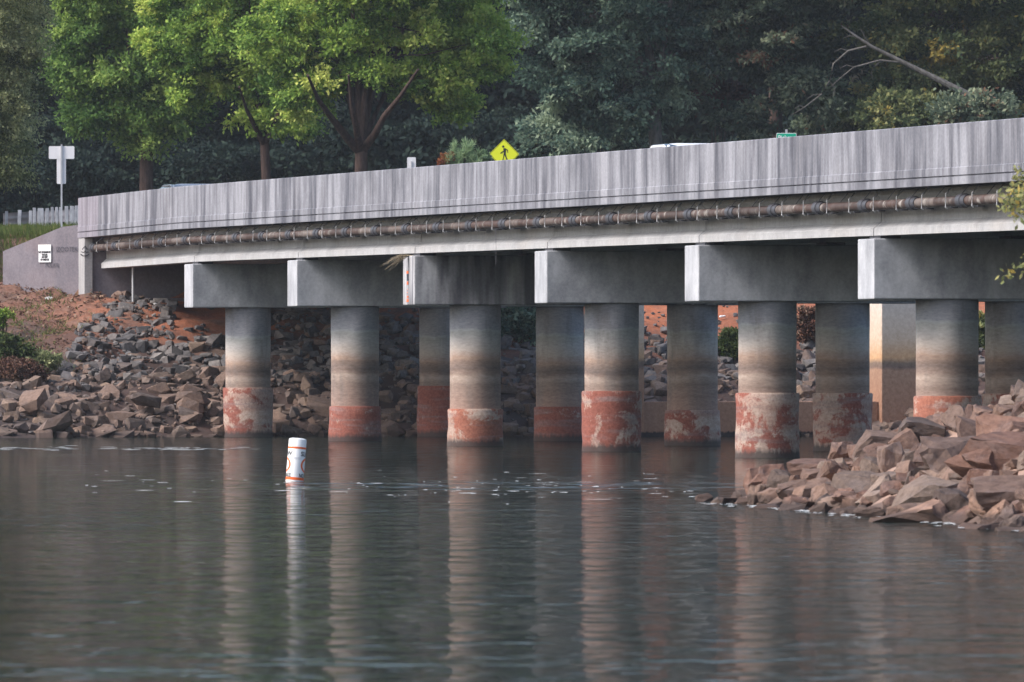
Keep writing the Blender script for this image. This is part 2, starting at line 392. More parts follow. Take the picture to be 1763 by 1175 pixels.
ys = sorted(set(list(np.linspace(236, 275, 79)) + list(np.linspace(275, 340, 20)) + list(np.linspace(340, 700, 30))))
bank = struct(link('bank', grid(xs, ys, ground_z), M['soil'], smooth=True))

# near spit on the right
A_, B_, C_ = Vector((2.42, 133.5)), Vector((5.35, 110.0)), Vector((8.5, 146.0))
def near_z(x, y):
    def sd(p, q, x, y):
        d = (q - p).normalized(); n = Vector((-d.y, d.x)); return (x - p.x) * n.x + (y - p.y) * n.y
    d1 = sd(A_, B_, x, y)      # to the right of the front line
    d2 = sd(C_, A_, x, y)
    f1 = d1 * 0.40; f2 = d2 * 0.30
    z = min(f1, f2); 
    z = z if z < 1.5 else 1.5 + (z - 1.5) * 0.35
    z = min(z, 3.5)
    return max(z, -1.5) - 0.12 + 0.06 * math.sin(x * 4 + y * 1.3) + 0.05 * math.sin(y * 3.1 - x * 2)
M['soil_near'] = rock_mat('gravel_soil', [(0.25, 0.16, 0.125), (0.30, 0.20, 0.155)])
near = struct(link('near_bank', grid(list(np.linspace(1, 20, 77)), list(np.linspace(84, 160, 153)), near_z), M['soil_near'], smooth=True))

# ------------------------------------------------------------------ the bridge
SP = 1044.2 * U                         # pier spacing
br = empty('bridge', (-557 * U, D0, 0), (0, 0, math.atan2(-.9816, .1909)))
tag(br, 'grey concrete girder bridge on round piers crossing the lake', 'bridge')
bm_world = Matrix.Translation(br.location) @ Matrix.Rotation(math.atan2(-.9816, .1909), 4, 'Z')
def BW(lx, ly, z): return bm_world @ Vector((lx, ly, z))
def dz(i):                              # the deck's gentle grade
    return (-3.3 * i if i > 0 else 2.2 * i) * U
Z0 = 125.5 * U                          # eye level
zb = lambda i: Z0 + 232 * U + dz(i)     # underside of the parapet
u = lambda v: v * U
NEND = 8

for i in range(0, NEND):                # pier caps
    z1 = Z0 + u(172) + dz(i); z0 = Z0 + u(97) + dz(i); x0 = i * SP
    m = MB()
    if i == 2:
        m.box(x0 - u(48), x0 - u(4), 0, u(548), z0, z1); me = None
    else:
        m.box(x0 - u(45), x0 + u(45), 0, u(548), z0, z1)
    cp = m.build('pier_cap', M['cap_wet'] if i == 2 else M['cap'], br, bevel=u(1.6))
    if i == 2:
        c2 = MB().box(x0 - u(1), x0 + u(48), 0.0, u(548), z0, z1).build('pier_cap', M['cap_wet'], br, bevel=u(1.6))
        for (a, b, mt) in ((48, 44, 'orange'), (43.5, 33, 'spray'), (32, 27, 'orange'), (25, 16, 'lampgraf'), (10, 7, 'orange'), (5, 0.5, 'orange')):
            if mt == 'lampgraf':
                for q in range(4):
                    MB().box(x0 - u(14 - q * 2), x0 - u(8 - q), -0.004, 0.01, z0 + u(16 + q * 2.4), z0 + u(17.4 + q * 2.4)).build('painted_mark', M['orange'] if q % 2 else M['spray'], c2)
            else:
                wd = 8 if mt == 'orange' and a > 46 or a == 5 else 5
                MB().box(x0 - u(8 + wd), x0 - u(8 - wd), -0.004, 0.02, z0 + u(b + 4), z0 + u(a + 4)).build('painted_mark', M[mt], c2)
    # bearing pads and end diaphragms
    for ly in (25, 191, 357, 523):
        MB().box(x0 - u(30), x0 + u(30), u(ly - 13), u(ly + 13), z1 + 0.001, z1 + u(4)).build('bearing_pad', M['coupling'], br)
    for ly in (25, 191, 357):
        MB().box(x0 - u(14), x0 + u(14), u(ly + 17), u(ly + 149), z1 + u(14), z1 + u(56)).build('diaphragm', M['cap'], br)
coltop = [(-41, -38), (-69, -70), (-69, -71), (-39, -42), (-39, -40), (-40, -40), (-40, -40), (-40, -40)]
colk = 0
for i in range(0, NEND):
    for k, ly in enumerate((104, 444)):
        zc = Z0 + u(97) + dz(i)
        prof = [(u(39), -2.5), (u(39), Z0 + u(-5)), (u(39), Z0 + u(49)), (u(39.3), Z0 + u(50)), (u(39.3), zc - 0.002)]
        cl = MB().lathe(prof, 40).build('column', M['column'], br, smooth=True, loc=(i * SP, u(ly), 0), rot=(0, 0, random.uniform(0, 6)))
        zt = Z0 + u(coltop[i][k]); rr = random.Random(i * 9 + k)
        ph = rr.uniform(0, 6)
        def jit(kk, z, ph=ph): return 0.012 * math.sin(kk * 0.6 + ph + z * 5) + 0.006 * math.sin(kk * 1.9 + z * 11 + ph)
        prof = [(u(42.3), -2.4)] + [(u(42.5 + (0.7 if (q == 3) else 0)), -0.3 + (zt + 0.3 - 0.03) * q / 6) for q in range(0, 7)] + [(u(41.5), zt), (u(38.6), zt + 0.004)]
        ci = {0: 0, 1: 1, 2: 2, 3: 3, 4: 4, 5: 5, 6: 2, 7: 4}[i]
        if k == 1: ci = {0: 1, 1: 1, 2: 0, 3: 4}.get(i, 4)
        MB().lathe(prof, 40, jit=jit).build('collar', M['collars'][ci], cl, smooth=True, rot=(0, 0, rr.uniform(0, 6)))
# girders, span by span
def isec(c, z, x):
    pts = [(-15, 0), (15, 0), (15, 9), (5.5, 17), (5.5, 44), (11, 50), (11, 55.8), (-11, 55.8), (-11, 50), (-5.5, 44), (-5.5, 17), (-15, 9)]
    return [(x, u(c + a), z + u(b)) for a, b in pts]
for i in range(-1, NEND - 1):
    for c_ in (25, 191, 357, 523):
        g0, g1 = i * SP + (0.05 if i > -1 else 0), (i + 1) * SP - 0.0
        gap = 0.035 if i + 1 == 2 else 0.012
        MB().extr(isec(c_, Z0 + u(176) + dz(i), g0), isec(c_, Z0 + u(176) + dz(i + 1), g1 - gap)).build('girder', M['girder'], br)
# deck and parapets
def stations(a, b, st=0.25):
    n = max(2, int(round((b - a) / st)) + 1); return [a + (b - a) * k / (n - 1) for k in range(n)]
def parapet(i0, i1, gap0, gap1, mirror=False, mat='parapet'):
    sec = [(-22.4, 0), (0.5, 0), (0.5, 18), (-3, 36), (-9, 72.2), (-10.2, 73), (-20.2, 73), (-21.3, 72), (-21.3, 21), (-22.4, 20), (-22.4, 11.2), (-20.4, 10.7), (-20.4, 9.7), (-22.4, 9.2)]
    rings = []
    ss = stations(i0, i1)
    for k, i in enumerate(ss):
        x = i * SP + (gap0 if k == 0 else 0) - (gap1 if k == len(ss) - 1 else 0)
        r = [(x, u(548 - a) if mirror else u(a), zb(i) + u(b)) for a, b in sec]
        rings.append(r)
    return MB().loft(rings).build('parapet', M[mat], br)
brk = [-1.07, -0.84, 0, 1, 2, 3, 4, 5, 6, 7, 8]
for a, b in zip(brk[:-1], brk[1:]):
    g0, g1 = (0.016 if a == 2 else 0.004), (0.016 if b == 2 else 0.004)
    parapet(a, b, g0, g1, False, 'parapet_end' if a < -1 else 'parapet'); parapet(a, b, g0, g1, True)
rings = [[(i * SP, u(0.9), zb(i) + u(1)), (i * SP, u(547), zb(i) + u(1)), (i * SP, u(547), zb(i) + u(17.6)), (i * SP, u(0.9), zb(i) + u(17.6))] for i in stations(-1.04, 8)]
MB().loft(rings).build('deck_slab', M['deck'], br)
rings = [[(i * SP, u(3), zb(i) + u(17.8)), (i * SP, u(545), zb(i) + u(17.8)), (i * SP, u(545), zb(i) + u(21)), (i * SP, u(3), zb(i) + u(21))] for i in stations(-1.04, 8)]
MB().loft(rings).build('roadway', M['asphalt'], br)
# abutment
xa = -SP
MB().box(xa - u(60), xa - u(4), u(-6), u(560), 2.6, zb(-1) - 0.004).build('abutment_wall', M['abut'], br)
MB().box(xa - u(70), xa + u(46), u(18), u(540), 2.5, Z0 + u(120)).build('abutment_seat', M['abut'], br)
MB().extr([(xa - u(70), u(-21), 2.6), (xa + u(2), u(-21), 2.6), (xa + u(2), u(-6.5), 2.6), (xa - u(70), u(-6.5), 2.6)],
          [(xa - u(70), u(-21), zb(-1) - .006), (xa + u(2), u(-21), zb(-1) - .006), (xa + u(2), u(-6.5), zb(-1) - .006), (xa - u(70), u(-6.5), zb(-1) - .006)]).build('pilaster', M['pilaster'], br)
inv = bm_world.inverted()
wf = [P(141, 387, .944), P(141, 520, .944), P(5, 500, .938), P(5, 433, .938), P(107, 391, .9425)]
wb = [p + Vector((0.05, 0.35, 0)) for p in wf]
MB().extr([inv @ p for p in wf], [inv @ p for p in wb]).build('wing_wall', M['abut'], br)
dp = BW(xa + u(150), u(30), 0)
MB().tube([inv @ P(229, 520, .958), inv @ P(229, 440, .958)], u(2.2), 10).build('drain_pipe', M['galv'], br, smooth=True)
# spray paint on the wing wall
def spray(s, px, py, size_px, sdist, mat=M['spray'], parent=br):
    me = text_mesh(s, size_px / sdist * U * 1.35, 0.001, -0.001)
    p = P(px, py, sdist) - Vector((0, 0.02, 0)); th = math.atan2(P(5, 433, .938).y - P(141, 387, .944).y, P(5, 433, .938).x - P(141, 387, .944).x)
    ct, sn = math.cos(th + math.pi), math.sin(th + math.pi)
    xform(me, lambda c: inv @ Vector((p.x + c.x * ct, p.y + c.x * sn + c.z - 0.01, p.z + c.y)))
    return link('spray_paint', me, mat, parent)
def wing_s(px): return .938 + (.944 - .938) * (px - 5) / 136
spray('IZOOTEK', 115, 430, 9, wing_s(115)); spray('FULKIL', 90, 457, 8, wing_s(90))
# tree-like tag on the pilaster: chevron and two curved strokes
pz = lambda px, py: P(px, py, .9475)
tagm = []
for pts in ([(141, 430), (146, 424), (150, 430)], [(139, 434), (144, 435), (146, 432), (148, 435), (152, 434)], [(138, 438), (142, 441), (148, 441), (153, 438)]):
    m = MB(); q = [inv @ (pz(*a)) for a in pts]
    q = [Vector((xa + u(2.6), v.y, v.z)) for v in q]
    m.tube(q, 0.012, 5).build('spray_paint', M['spray'], br)

# ------------------------------------------------------------------ service pipe hung under the overhang
pipe = empty('service_pipe', BW(-SP, u(-6), 0)); tag(pipe, 'rusty water pipe hung along the bridge under the parapet', 'pipe')
pl = Matrix.Translation(-pipe.location) @ bm_world
pz_ = lambda i: Z0 + u(213) + dz(i)
i = -0.985; k = 0
pi_mesh = {}
while i < 7.6:
    j = i + 3.58 / SP
    def pt(ii, yy=-6, zz=0): return pl @ Vector((ii * SP, u(yy), pz_(ii) + u(zz)))
    jt = 0.7 * math.sin(k * 2.3)
    me_c = [pt(i), pt(i * .5 + j * .5, -6, 0.3 * math.sin(k)), pt(j)]
    for qa, qb in ((0, 1), (1, 2)): MB().tube([me_c[qa], me_c[qb]], u(6.2) if qa == 0 else u(6.0), 14).build('pipe_section', M['pipe'], pipe, smooth=True)
    o2 = MB().tube([pt(i - .006), pt(i + .012), pt(i + .0125), pt(i + .03)], [u(8.8), u(8.8), u(7.4), u(7.2)], 14).build('coupling', M['coupling'], pipe, smooth=True)
    for hh in (0.30, 0.78):
        ii = i + (j - i) * hh
        a = [pt(ii - 0.030, 2, 17.5), pt(ii, -13.2, 9), pt(ii, -13.4, -7.5), pt(ii, -11, -9)]
        MB().tube(a, u(0.8), 5).build('hanger', M['galv'], pipe)
        MB().tube([pt(ii + .034, 6, 17.5), pt(ii + .012, 2, 7)], u(0.6), 5).build('brace', M['darkrail'], pipe)
        MB().box(-.03, .03, -.06, .06, -.012, .012).build('saddle', M['coupling'], pipe, loc=pt(ii + .008, -5, -7.4), rot=(0, 0, math.atan2(-.9816, .1909)))
    i = j; k += 1

# dry weeds in the cap joint
m = MB(); rr = random.Random(3); b0 = BW(2 * SP - u(2), u(2), Z0 + u(172.5) + dz(2))
for q in range(46):
    L = rr.uniform(.15, .62); a = rr.uniform(-0.5, 0.7); d = Vector((-math.cos(a) * .8, -0.25 + rr.uniform(-.3, .2), 0)).normalized()
    pts = [b0 + Vector((rr.uniform(-.06, .1), rr.uniform(-.1, .1), 0.0)) + d * L * t_ + Vector((0, 0, L * (0.25 * t_ - (0.6 + .5 * a) * t_ * t_))) for t_ in (0, .35, .7, 1)]
    m.tube(pts, [.006, .005, .004, .002], 3)
tag(m.build('dry_weed', M['straw']), 'tuft of dry straw weeds sprouting from the split pier cap', 'weed')
# thin line dangling from the pipe
p0 = BW(2.74 * SP, u(-13), pz_(2.74) - u(7)); tag(MB().tube([p0, p0 + Vector((0.004, 0, -.42)), p0 - Vector((0, 0, .72))], .004, 4).build('fishing_line', M['darkrail']), 'thin dark line dangling from the rusty pipe', 'line')

# ------------------------------------------------------------------ old pier of the second bridge behind
rot = R(-70)
rb = empty('old_pier', P(1085, HY, 1.0).xy.to_3d(), (0, 0, R(20))); tag(rb, 'old pier of two square posts joined by a low wall behind the columns', 'pier')
ztop = Z0 + u(130)
MB().box(-u(26), u(26), 0, u(70), -2.5, ztop).build('pier_post', M['rearpier'], rb, bevel=.02)
MB().box(u(466), u(550), -u(2), u(90), -2.5, ztop).build('pier_post', M['rearpier'], rb, bevel=.02)
MB().box(u(27), u(465), u(12), u(60), -2.5, Z0 - u(65)).build('strut_wall', M['rearpier'], rb, bevel=.02)

# ------------------------------------------------------------------ road beyond the bridge
rings = []
for k in range(0, 14):
    i = -1.075 - k * 0.5; c0 = BW(i * SP, u(-14), 0); c1 = BW(i * SP, u(562), 0); z_ = zb(-1.04) + u(20) - 0.02 * k
    rings.append([(c0.x, c0.y, z_ - .5), (c1.x, c1.y, z_ - .5), (c1.x, c1.y, z_), (c0.x, c0.y, z_)])
struct(MB().loft(rings).build('road', M['asphalt']))
ROADZ = zb(-1) + u(20)

# ------------------------------------------------------------------ rocks
def rock_mesh(seed, npts, bev=0.0, name='rock', rough=0.0):
    r = random.Random(seed); bm = bmesh.new()
    dx, dy, dz_ = 0.5, r.uniform(.32, .45), r.uniform(.22, .36)
    for q in range(npts):
        v = Vector((r.gauss(0, 1), r.gauss(0, 1), r.gauss(0, 1))).normalized()
        e = 0.45
        v = Vector((math.copysign(abs(v.x) ** e, v.x), math.copysign(abs(v.y) ** e, v.y), math.copysign(abs(v.z) ** e, v.z))) * r.uniform(.72, 1.0)
        bm.verts.new((v.x * dx, v.y * dy, v.z * dz_))
    res = bmesh.ops.convex_hull(bm, input=bm.verts)
    bmesh.ops.delete(bm, geom=[v for v in bm.verts if not v.link_faces], context='VERTS')
    bmesh.ops.dissolve_limit(bm, angle_limit=R(14), verts=bm.verts, edges=bm.edges)
    if bev: bmesh.ops.bevel(bm, geom=bm.edges[:], offset=bev, segments=1, affect='EDGES')
    bmesh.ops.triangulate(bm, faces=bm.faces)
    if rough:
        bmesh.ops.subdivide_edges(bm, edges=bm.edges[:], cuts=1, use_grid_fill=True)
        bmesh.ops.smooth_vert(bm, verts=bm.verts, factor=.32, use_axis_x=True, use_axis_y=True, use_axis_z=True)
        bmesh.ops.triangulate(bm, faces=bm.faces)
        for v in bm.verts: v.co += Vector((r.gauss(0, 1), r.gauss(0, 1), r.gauss(0, 1))) * rough
        if rough > .015:
            bmesh.ops.subdivide_edges(bm, edges=[e_ for e_ in bm.edges if e_.calc_length() > .07], cuts=1, use_grid_fill=True)
            bmesh.ops.triangulate(bm, faces=bm.faces)
            for v in bm.verts: v.co += Vector((r.gauss(0, 1), r.gauss(0, 1), r.gauss(0, 1))) * rough * .33
    bmesh.ops.recalc_face_normals(bm, faces=bm.faces)
    me = bpy.data.meshes.new(name); bm.to_mesh(me); bm.free(); return me
def protos(n, npts, bev, mat, s0, rough=0.0):
    out = []
    for q in range(n):
        me = rock_mesh(s0 + q, npts + q % 5, bev, rough=rough); me.materials.append(mat); out.append(me)
    return out
def scatter(parent, spots, meshes, limit):
    """spots: (x, y, z, size, matkey). the largest become rocks of their own, the rest one heap"""
    spots = sorted(spots, key=lambda s_: -s_[3] / s_[1] * 200)
    r = random.Random(11)
    rest = {}
    for k, (x, y, z, s_, mk, tilt) in enumerate(spots):
        me = r.choice(meshes[mk]); rt = (r.gauss(0, tilt), r.gauss(0, tilt), r.uniform(0, 6.28)); sc_ = (s_ * r.uniform(.9, 1.15), s_ * r.uniform(.85, 1.1), s_ * r.uniform(.8, 1.25) * (.68 if s_ > .75 else 1))
        if k < limit and mk != 'small':
            o = link('rock', me, None, parent); o.location = (x, y, z); o.rotation_euler = rt; o.scale = sc_
        else:
            mt = Matrix.LocRotScale(Vector((x, y, z)), Matrix.Rotation(rt[2], 3, 'Z') @ Matrix.Rotation(rt[0], 3, 'X'), Vector(sc_))
            b = rest.setdefault(mk, MB()); b.add([mt @ v.co for v in me.vertices], [tuple(p.vertices) for p in me.polygons])
    for mk, b in rest.items():
        me = b.mesh('rubble', fix=False); stuff(link('rubble', me, meshes[mk][0].materials[0], parent))
far_m = {'tan': protos(16, 18, 0, M['rock_tan'], 100), 'grey': protos(16, 17, 0, M['rock_grey'], 200)}
spots = []
r = random.Random(5)
def bank_spot(x, t_):
    y0 = shore_y(x); y = y0 + t_ * (ABY + 0.6 - y0); return y, ground_z(x, y)
for q in range(2200):                                   # lower tan boulders
    x = r.uniform(-13.5, 14); t_ = r.uniform(-0.01, .36) ; y, z = bank_spot(x, t_)
    s_ = r.choice((.18, .22, .28, .34, .42, .55)) * r.uniform(.8, 1.25)
    if t_ < .12 and r.random() < .22: s_ *= 1.5
    if x < -11 and t_ < .04: continue
    spots.append((x, y, z + s_ * .05, s_, 'tan', .35))
for q in range(5200):                                  # upper grey riprap
    x = r.uniform(-11.0, 14); t_ = r.uniform(.28, .90); y, z = bank_spot(x, t_); px = CX + x / U
    py = HY - (z - CAMH) / U
    if px < 100 and t_ > .42: continue
    if px < 190 and t_ > .42 + (px - 60) / 130 * .5: continue
    if t_ > .62 and 275 < px < 420 and r.random() < .93: continue
    if t_ > .70 and px > 500 and r.random() < .9: continue
    if px > 1080 and t_ > .5 and r.random() < .8: continue
    s_ = r.choice((.13, .16, .2, .25, .32, .45)) * r.uniform(.8, 1.3)
    spots.append((x, y, z + s_ * .05, s_, 'grey' if r.random() < .86 else 'tan', .4))
for q in range(3500):
    x = r.uniform(-12.5, 14); t_ = r.uniform(.0, .8); y, z = bank_spot(x, t_); px = CX + x / U
    if px < 190 and t_ > .42 + (px - 60) / 130 * .5: continue
    if t_ > .55 and 275 < px < 420: continue
    if px > 1080 and t_ > .5 and r.random() < .6: continue
    spots.append((x, y, z + .02, r.uniform(.07, .16), 'grey' if t_ > .3 or r.random() < .3 else 'tan', .5))
# a few marked slabs at the water's edge
for (px, py, s_) in ((105, 738, 1.35), (205, 720, 1.15), (330, 690, .9), (60, 690, .9), (250, 690, .9)):
    y, z = bank_spot((px - CX) * U, .02 if py > 730 else .12); spots.append(((px - CX) * U, y, (HY - py) * U * .99 + CAMH, s_, 'tan', .25))
scatter(bank, spots, far_m, 300)

near_m = {'near': protos(18, 17, 0.0, M['rock_near'], 300, .016), 'small': protos(10, 13, 0.0, M['rock_near'], 340)}
spots = []
r = random.Random(21)
# hand-set large slabs along the front edge, then fill
for (px, py, s, sz) in ((1560, 880, 2.16, 1.45), (1390, 872, 1.98, .62), (1440, 862, 2.0, .62), (1350, 850, 1.93, .5), (1310, 862, 1.92, .45), (1290, 862, 1.9, .4),
                        (1650, 890, 2.22, .8), (1710, 885, 2.26, .8), (1480, 840, 2.0, .75), (1650, 800, 2.05, 1.2), (1530, 800, 1.95, .9), (1590, 770, 1.95, .9), (1400, 825, 1.93, .7), (1345, 820, 1.9, .45),
                        (1730, 770, 2.1, 1.1), (1700, 820, 2.1, .9), (1610, 835, 2.1, .95), (1740, 835, 2.2, .9), (1690, 730, 2.0, .9), (1745, 700, 2.02, .8), (1760, 905, 2.29, .6), (1690, 905, 2.28, .5)):
    p = P(px, py, s); spots.append((p.x, p.y, near_z(p.x, p.y) + (.05 if py > 850 else .20) * sz, sz * 1.2, 'near', .16))
for q in range(5200):
    x = r.uniform(2.2, 9.5); y = r.uniform(106, 148); z = near_z(x, y)
    if z < -0.13 or z > 3.2 or (x < 2.55): continue
    if x > 5.5 and y > 135 and r.random() < .6: continue
    s_ = r.choice((.14, .18, .22, .28, .34, .42, .5, .62)) * r.uniform(.85, 1.25)
    if z < .1: s_ = min(s_, .45)
    px = CX + x / U * (D0 / y)
    if px > 2000: continue
    spots.append((x, y, z + s_ * .06, s_, 'near' if s_ > .3 else 'small', .45))
spots = spots[:22] + r.sample(spots[22:], min(len(spots) - 22, 1350))
p = P(1213, 862, 1.885); spots.append((p.x, p.y, .01, .28, 'near', .2))
scatter(near, spots, near_m, 300)

# ------------------------------------------------------------------ foliage engine
def leaf_mesh(name, c, axis, side, L, W, tone, mat):
    n = len(c); L = L[:, None]; W = W[:, None]
    v = np.empty((n, 4, 3), np.float32)
    v[:, 0] = c; v[:, 1] = c + axis * L * .5 + side * W * .5; v[:, 2] = c + axis * L; v[:, 3] = c + axis * L * .5 - side * W * .5
    me = bpy.data.meshes.new(name)
    me.vertices.add(4 * n); me.vertices.foreach_set('co', v.ravel())
    me.loops.add(4 * n); me.loops.foreach_set('vertex_index', np.arange(4 * n, dtype=np.int32))
    me.polygons.add(n); me.polygons.foreach_set('loop_start', np.arange(0, 4 * n, 4, dtype=np.int32))
    at = me.attributes.new('tone', 'FLOAT', 'FACE'); at.data.foreach_set('value', tone.astype(np.float32))
    me.update(calc_edges=True); me.materials.append(mat)
    return me
def unit(a): return a / (np.linalg.norm(a, axis=-1, keepdims=True) + 1e-9)
def leaf_mat(name, stops, trans=0.4, rough=0.75):
    t = NT(name); at = t.n('Attribute', attribute_name='tone')
    c = t.ramp(at.outputs['Fac'], stops); t.base(c, rough, 0.08)
    tr = t.n('BsdfTranslucent'); t.l(c, tr.inputs[0]); mx = t.n('MixShader'); mx.inputs[0].default_value = trans
    t.l(t.b.outputs[0], mx.inputs[1]); t.l(tr.outputs[0], mx.inputs[2]); t.l(mx.outputs[0], t.out.inputs[0])
    return t.m
LM = {
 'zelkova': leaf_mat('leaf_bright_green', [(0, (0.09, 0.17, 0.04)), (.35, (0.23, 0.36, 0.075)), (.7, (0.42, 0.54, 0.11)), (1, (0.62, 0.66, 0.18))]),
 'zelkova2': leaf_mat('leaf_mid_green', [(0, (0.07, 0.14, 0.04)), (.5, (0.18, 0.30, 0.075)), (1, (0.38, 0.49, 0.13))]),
 'olive': leaf_mat('leaf_olive', [(0, (0.10, 0.125, 0.055)), (.5, (0.27, 0.30, 0.14)), (1, (0.50, 0.51, 0.28))]),
 'oak': leaf_mat('leaf_blue_green', [(0, (0.04, 0.075, 0.06)), (.5, (0.12, 0.19, 0.14)), (1, (0.34, 0.42, 0.29))]),
 'oak2': leaf_mat('leaf_dull_green', [(0, (0.05, 0.075, 0.052)), (.5, (0.135, 0.18, 0.12)), (.9, (0.33, 0.36, 0.23)), (1, (0.2, 0.11, 0.07))]),
 'autumn': leaf_mat('leaf_turning', [(0, (0.06, 0.09, 0.045)), (.5, (0.17, 0.20, 0.085)), (.85, (0.33, 0.33, 0.14)), (1, (0.45, 0.34, 0.09))]),
 'dark': leaf_mat('leaf_shade_dark', [(0, (0.012, 0.022, 0.02)), (.6, (0.024, 0.04, 0.032)), (1, (0.05, 0.075, 0.05))], .2),  # shade of the deep wood put into the leaf colour
 'pine': leaf_mat('needles', [(0, (0.12, 0.19, 0.10)), (.5, (0.24, 0.35, 0.19)), (1, (0.42, 0.52, 0.28))], .3),
 'red': leaf_mat('leaf_red', [(0, (0.16, 0.05, 0.03)), (.5, (0.30, 0.10, 0.05)), (1, (0.25, 0.2, 0.06))], .3),
 'maroon': leaf_mat('leaf_maroon', [(0, (0.03, 0.02, 0.022)), (.5, (0.07, 0.03, 0.03)), (1, (0.14, 0.05, 0.04))], .2),
 'litter': leaf_mat('fallen_leaf', [(0, (0.06, 0.032, 0.028)), (.4, (0.12, 0.062, 0.045)), (.75, (0.18, 0.11, 0.075)), (1, (0.30, 0.23, 0.17))], .1),
 'grass': leaf_mat('grass_blade', [(0, (0.05, 0.08, 0.02)), (.5, (0.10, 0.135, 0.035)), (.85, (0.16, 0.16, 0.06)), (1, (0.24, 0.17, 0.09))], .3),
 'shrub': leaf_mat('leaf_shrub', [(0, (0.035, 0.055, 0.02)), (.5, (0.07, 0.10, 0.035)), (1, (0.14, 0.16, 0.06))], .3),
}
t = NT('bark'); n1 = t.noise(t.coord('Object', (6, 6, 1.2)), 2.0, 5, 0.7)
M['bark'] = t.base(t.ramp(n1, [(.3, (0.03, 0.021, 0.019)), (.55, (0.075, 0.05, 0.043)), (.75, (0.115, 0.08, 0.07))]), .95, .1); t.bump(n1, .8, .03)
t = NT('pale_bark'); n1 = t.noise(t.coord('Object', (5, 5, 1.5)), 2.0, 5, 0.7)
M['palebark'] = t.base(t.ramp(n1, [(.3, (0.06, 0.055, 0.05)), (.7, (0.19, 0.175, 0.16))]), .95, .1)

def clumps_in(blobs, n, rg, deep=.25):
    """blobs: (centre(3), radii(3)); clump centres towards the outside of the union"""
    B = np.array([b[0] for b in blobs]); Rr = np.array([b[1] for b in blobs])
    wgt = (Rr[:, 0] * Rr[:, 2]); wgt = wgt / wgt.sum(); out = []
    while len(out) < n:
        k = rg.choice(len(blobs), p=wgt); d = unit(rg.normal(size=3)); rad = (1 - deep) + deep * rg.random() if rg.random() < .8 else rg.random()
        p = B[k] + d * Rr[k] * rad
        q = (((p - B) / Rr) ** 2).sum(1); q[k] = 9
        if q.min() < .45 and rg.random() < .85: continue
        out.append(p)
    return np.array(out)
def foliage(name, blobs, n_clump, per, cr, leafL, leafW, mat, rg, flat=.65, droop=0.0, up=.35, tone_c=.24, tone_l=.17, deep=.25):
    C = clumps_in(blobs, n_clump, rg, deep); cen = np.mean([b[0] for b in blobs], axis=0)
    rr = cr * rg.uniform(.6, 1.35, n_clump)
    N = n_clump * per; idx = np.repeat(np.arange(n_clump), per)
    # each clump is a handful of sprays
    ns = 7
    sp_dir = unit(rg.normal(size=(n_clump, ns, 3)) + unit(C - cen)[:, None] * .5); sp = rg.integers(0, ns, N)
    d = sp_dir[idx, sp]; tt = rg.random(N) ** .6
    off = d * (rr[idx] * tt)[:, None] + rg.normal(size=(N, 3)) * (rr[idx] * .20)[:, None]
    off[:, 2] *= flat; off[:, 2] -= droop * tt * rr[idx]
    p = C[idx] + off
    ax = unit(d * .8 + rg.normal(size=(N, 3)) * .7 + np.array([0, 0, -droop * 1.2]))
    nn = unit(rg.normal(size=(N, 3)) + np.array([0, 0, up * 2]) + unit(off) * .5)
    sd_ = unit(np.cross(nn, ax))
    L = leafL * rg.uniform(.65, 1.35, N); W = leafW * rg.uniform(.7, 1.3, N)
    tone = np.clip(.42 + rg.normal(size=n_clump)[idx] * tone_c + rg.normal(size=N) * tone_l, 0, 1)
    return leaf_mesh(name, p, ax, sd_, L, W, tone, mat), C
def limbs(base, fork, C, r0, rg, nl=7, twig=60, lean=None):
    """trunk, main limbs to groups of clumps, branches to clumps"""
    m = MB(); base = np.array(base, float); fork = np.array(fork, float)
    mid = (base + fork) / 2 + rg.normal(size=3) * r0 * .3
    m.tube([base - np.array([0, 0, .3]), base, mid, fork], [r0 * 1.35, r0 * 1.15, r0 * .98, r0 * .9], 10)
    sel = C[rg.choice(len(C), min(nl, len(C)), replace=False)]
    tips = []
    ang = np.linspace(0, 2 * math.pi, nl, endpoint=False) + rg.uniform(0, 1)
    ext = np.abs(C - fork).max(0); top = C[:, 2].max()
    for a in ang:
        ex = np.array([math.cos(a) * ext[0] * .42, math.sin(a) * ext[1] * .42 + 0.3, (top - fork[2]) * rg.uniform(.45, .85)])
        k = np.argmin(((C - (fork + ex)) ** 2).sum(1)); e = C[k]
        pts = [fork - np.array([0, 0, r0 * .4])] + [fork + (e - fork) * t_ + np.array([0, 0, (t_ * (1 - t_)) * -.25 * np.linalg.norm((e - fork)[:2])]) + rg.normal(size=3) * .1 for t_ in (.3, .6, 1)]
        m.tube(pts, [r0 * .58, r0 * .42, r0 * .27, r0 * .08], 7); tips += pts[1:]
    tips = np.array(tips)
    for q in range(min(twig, len(C))):
        e = C[rg.integers(len(C))]; dd = ((tips - e) ** 2).sum(1) + (tips[:, 2] > e[2] + .3) * 50; s_ = tips[np.argmin(dd)]
        md = (s_ + e) / 2 + rg.normal(size=3) * .12
        m.tube([s_, md, e], [r0 * .17, r0 * .10, r0 * .03], 5)
    return m
def PB(px, py, s, rx, ry, dr=1.0):
    p = P(px, py, s); return (np.array(p), np.array([rx / s * U, rx / s * U * dr, ry / s * U]))
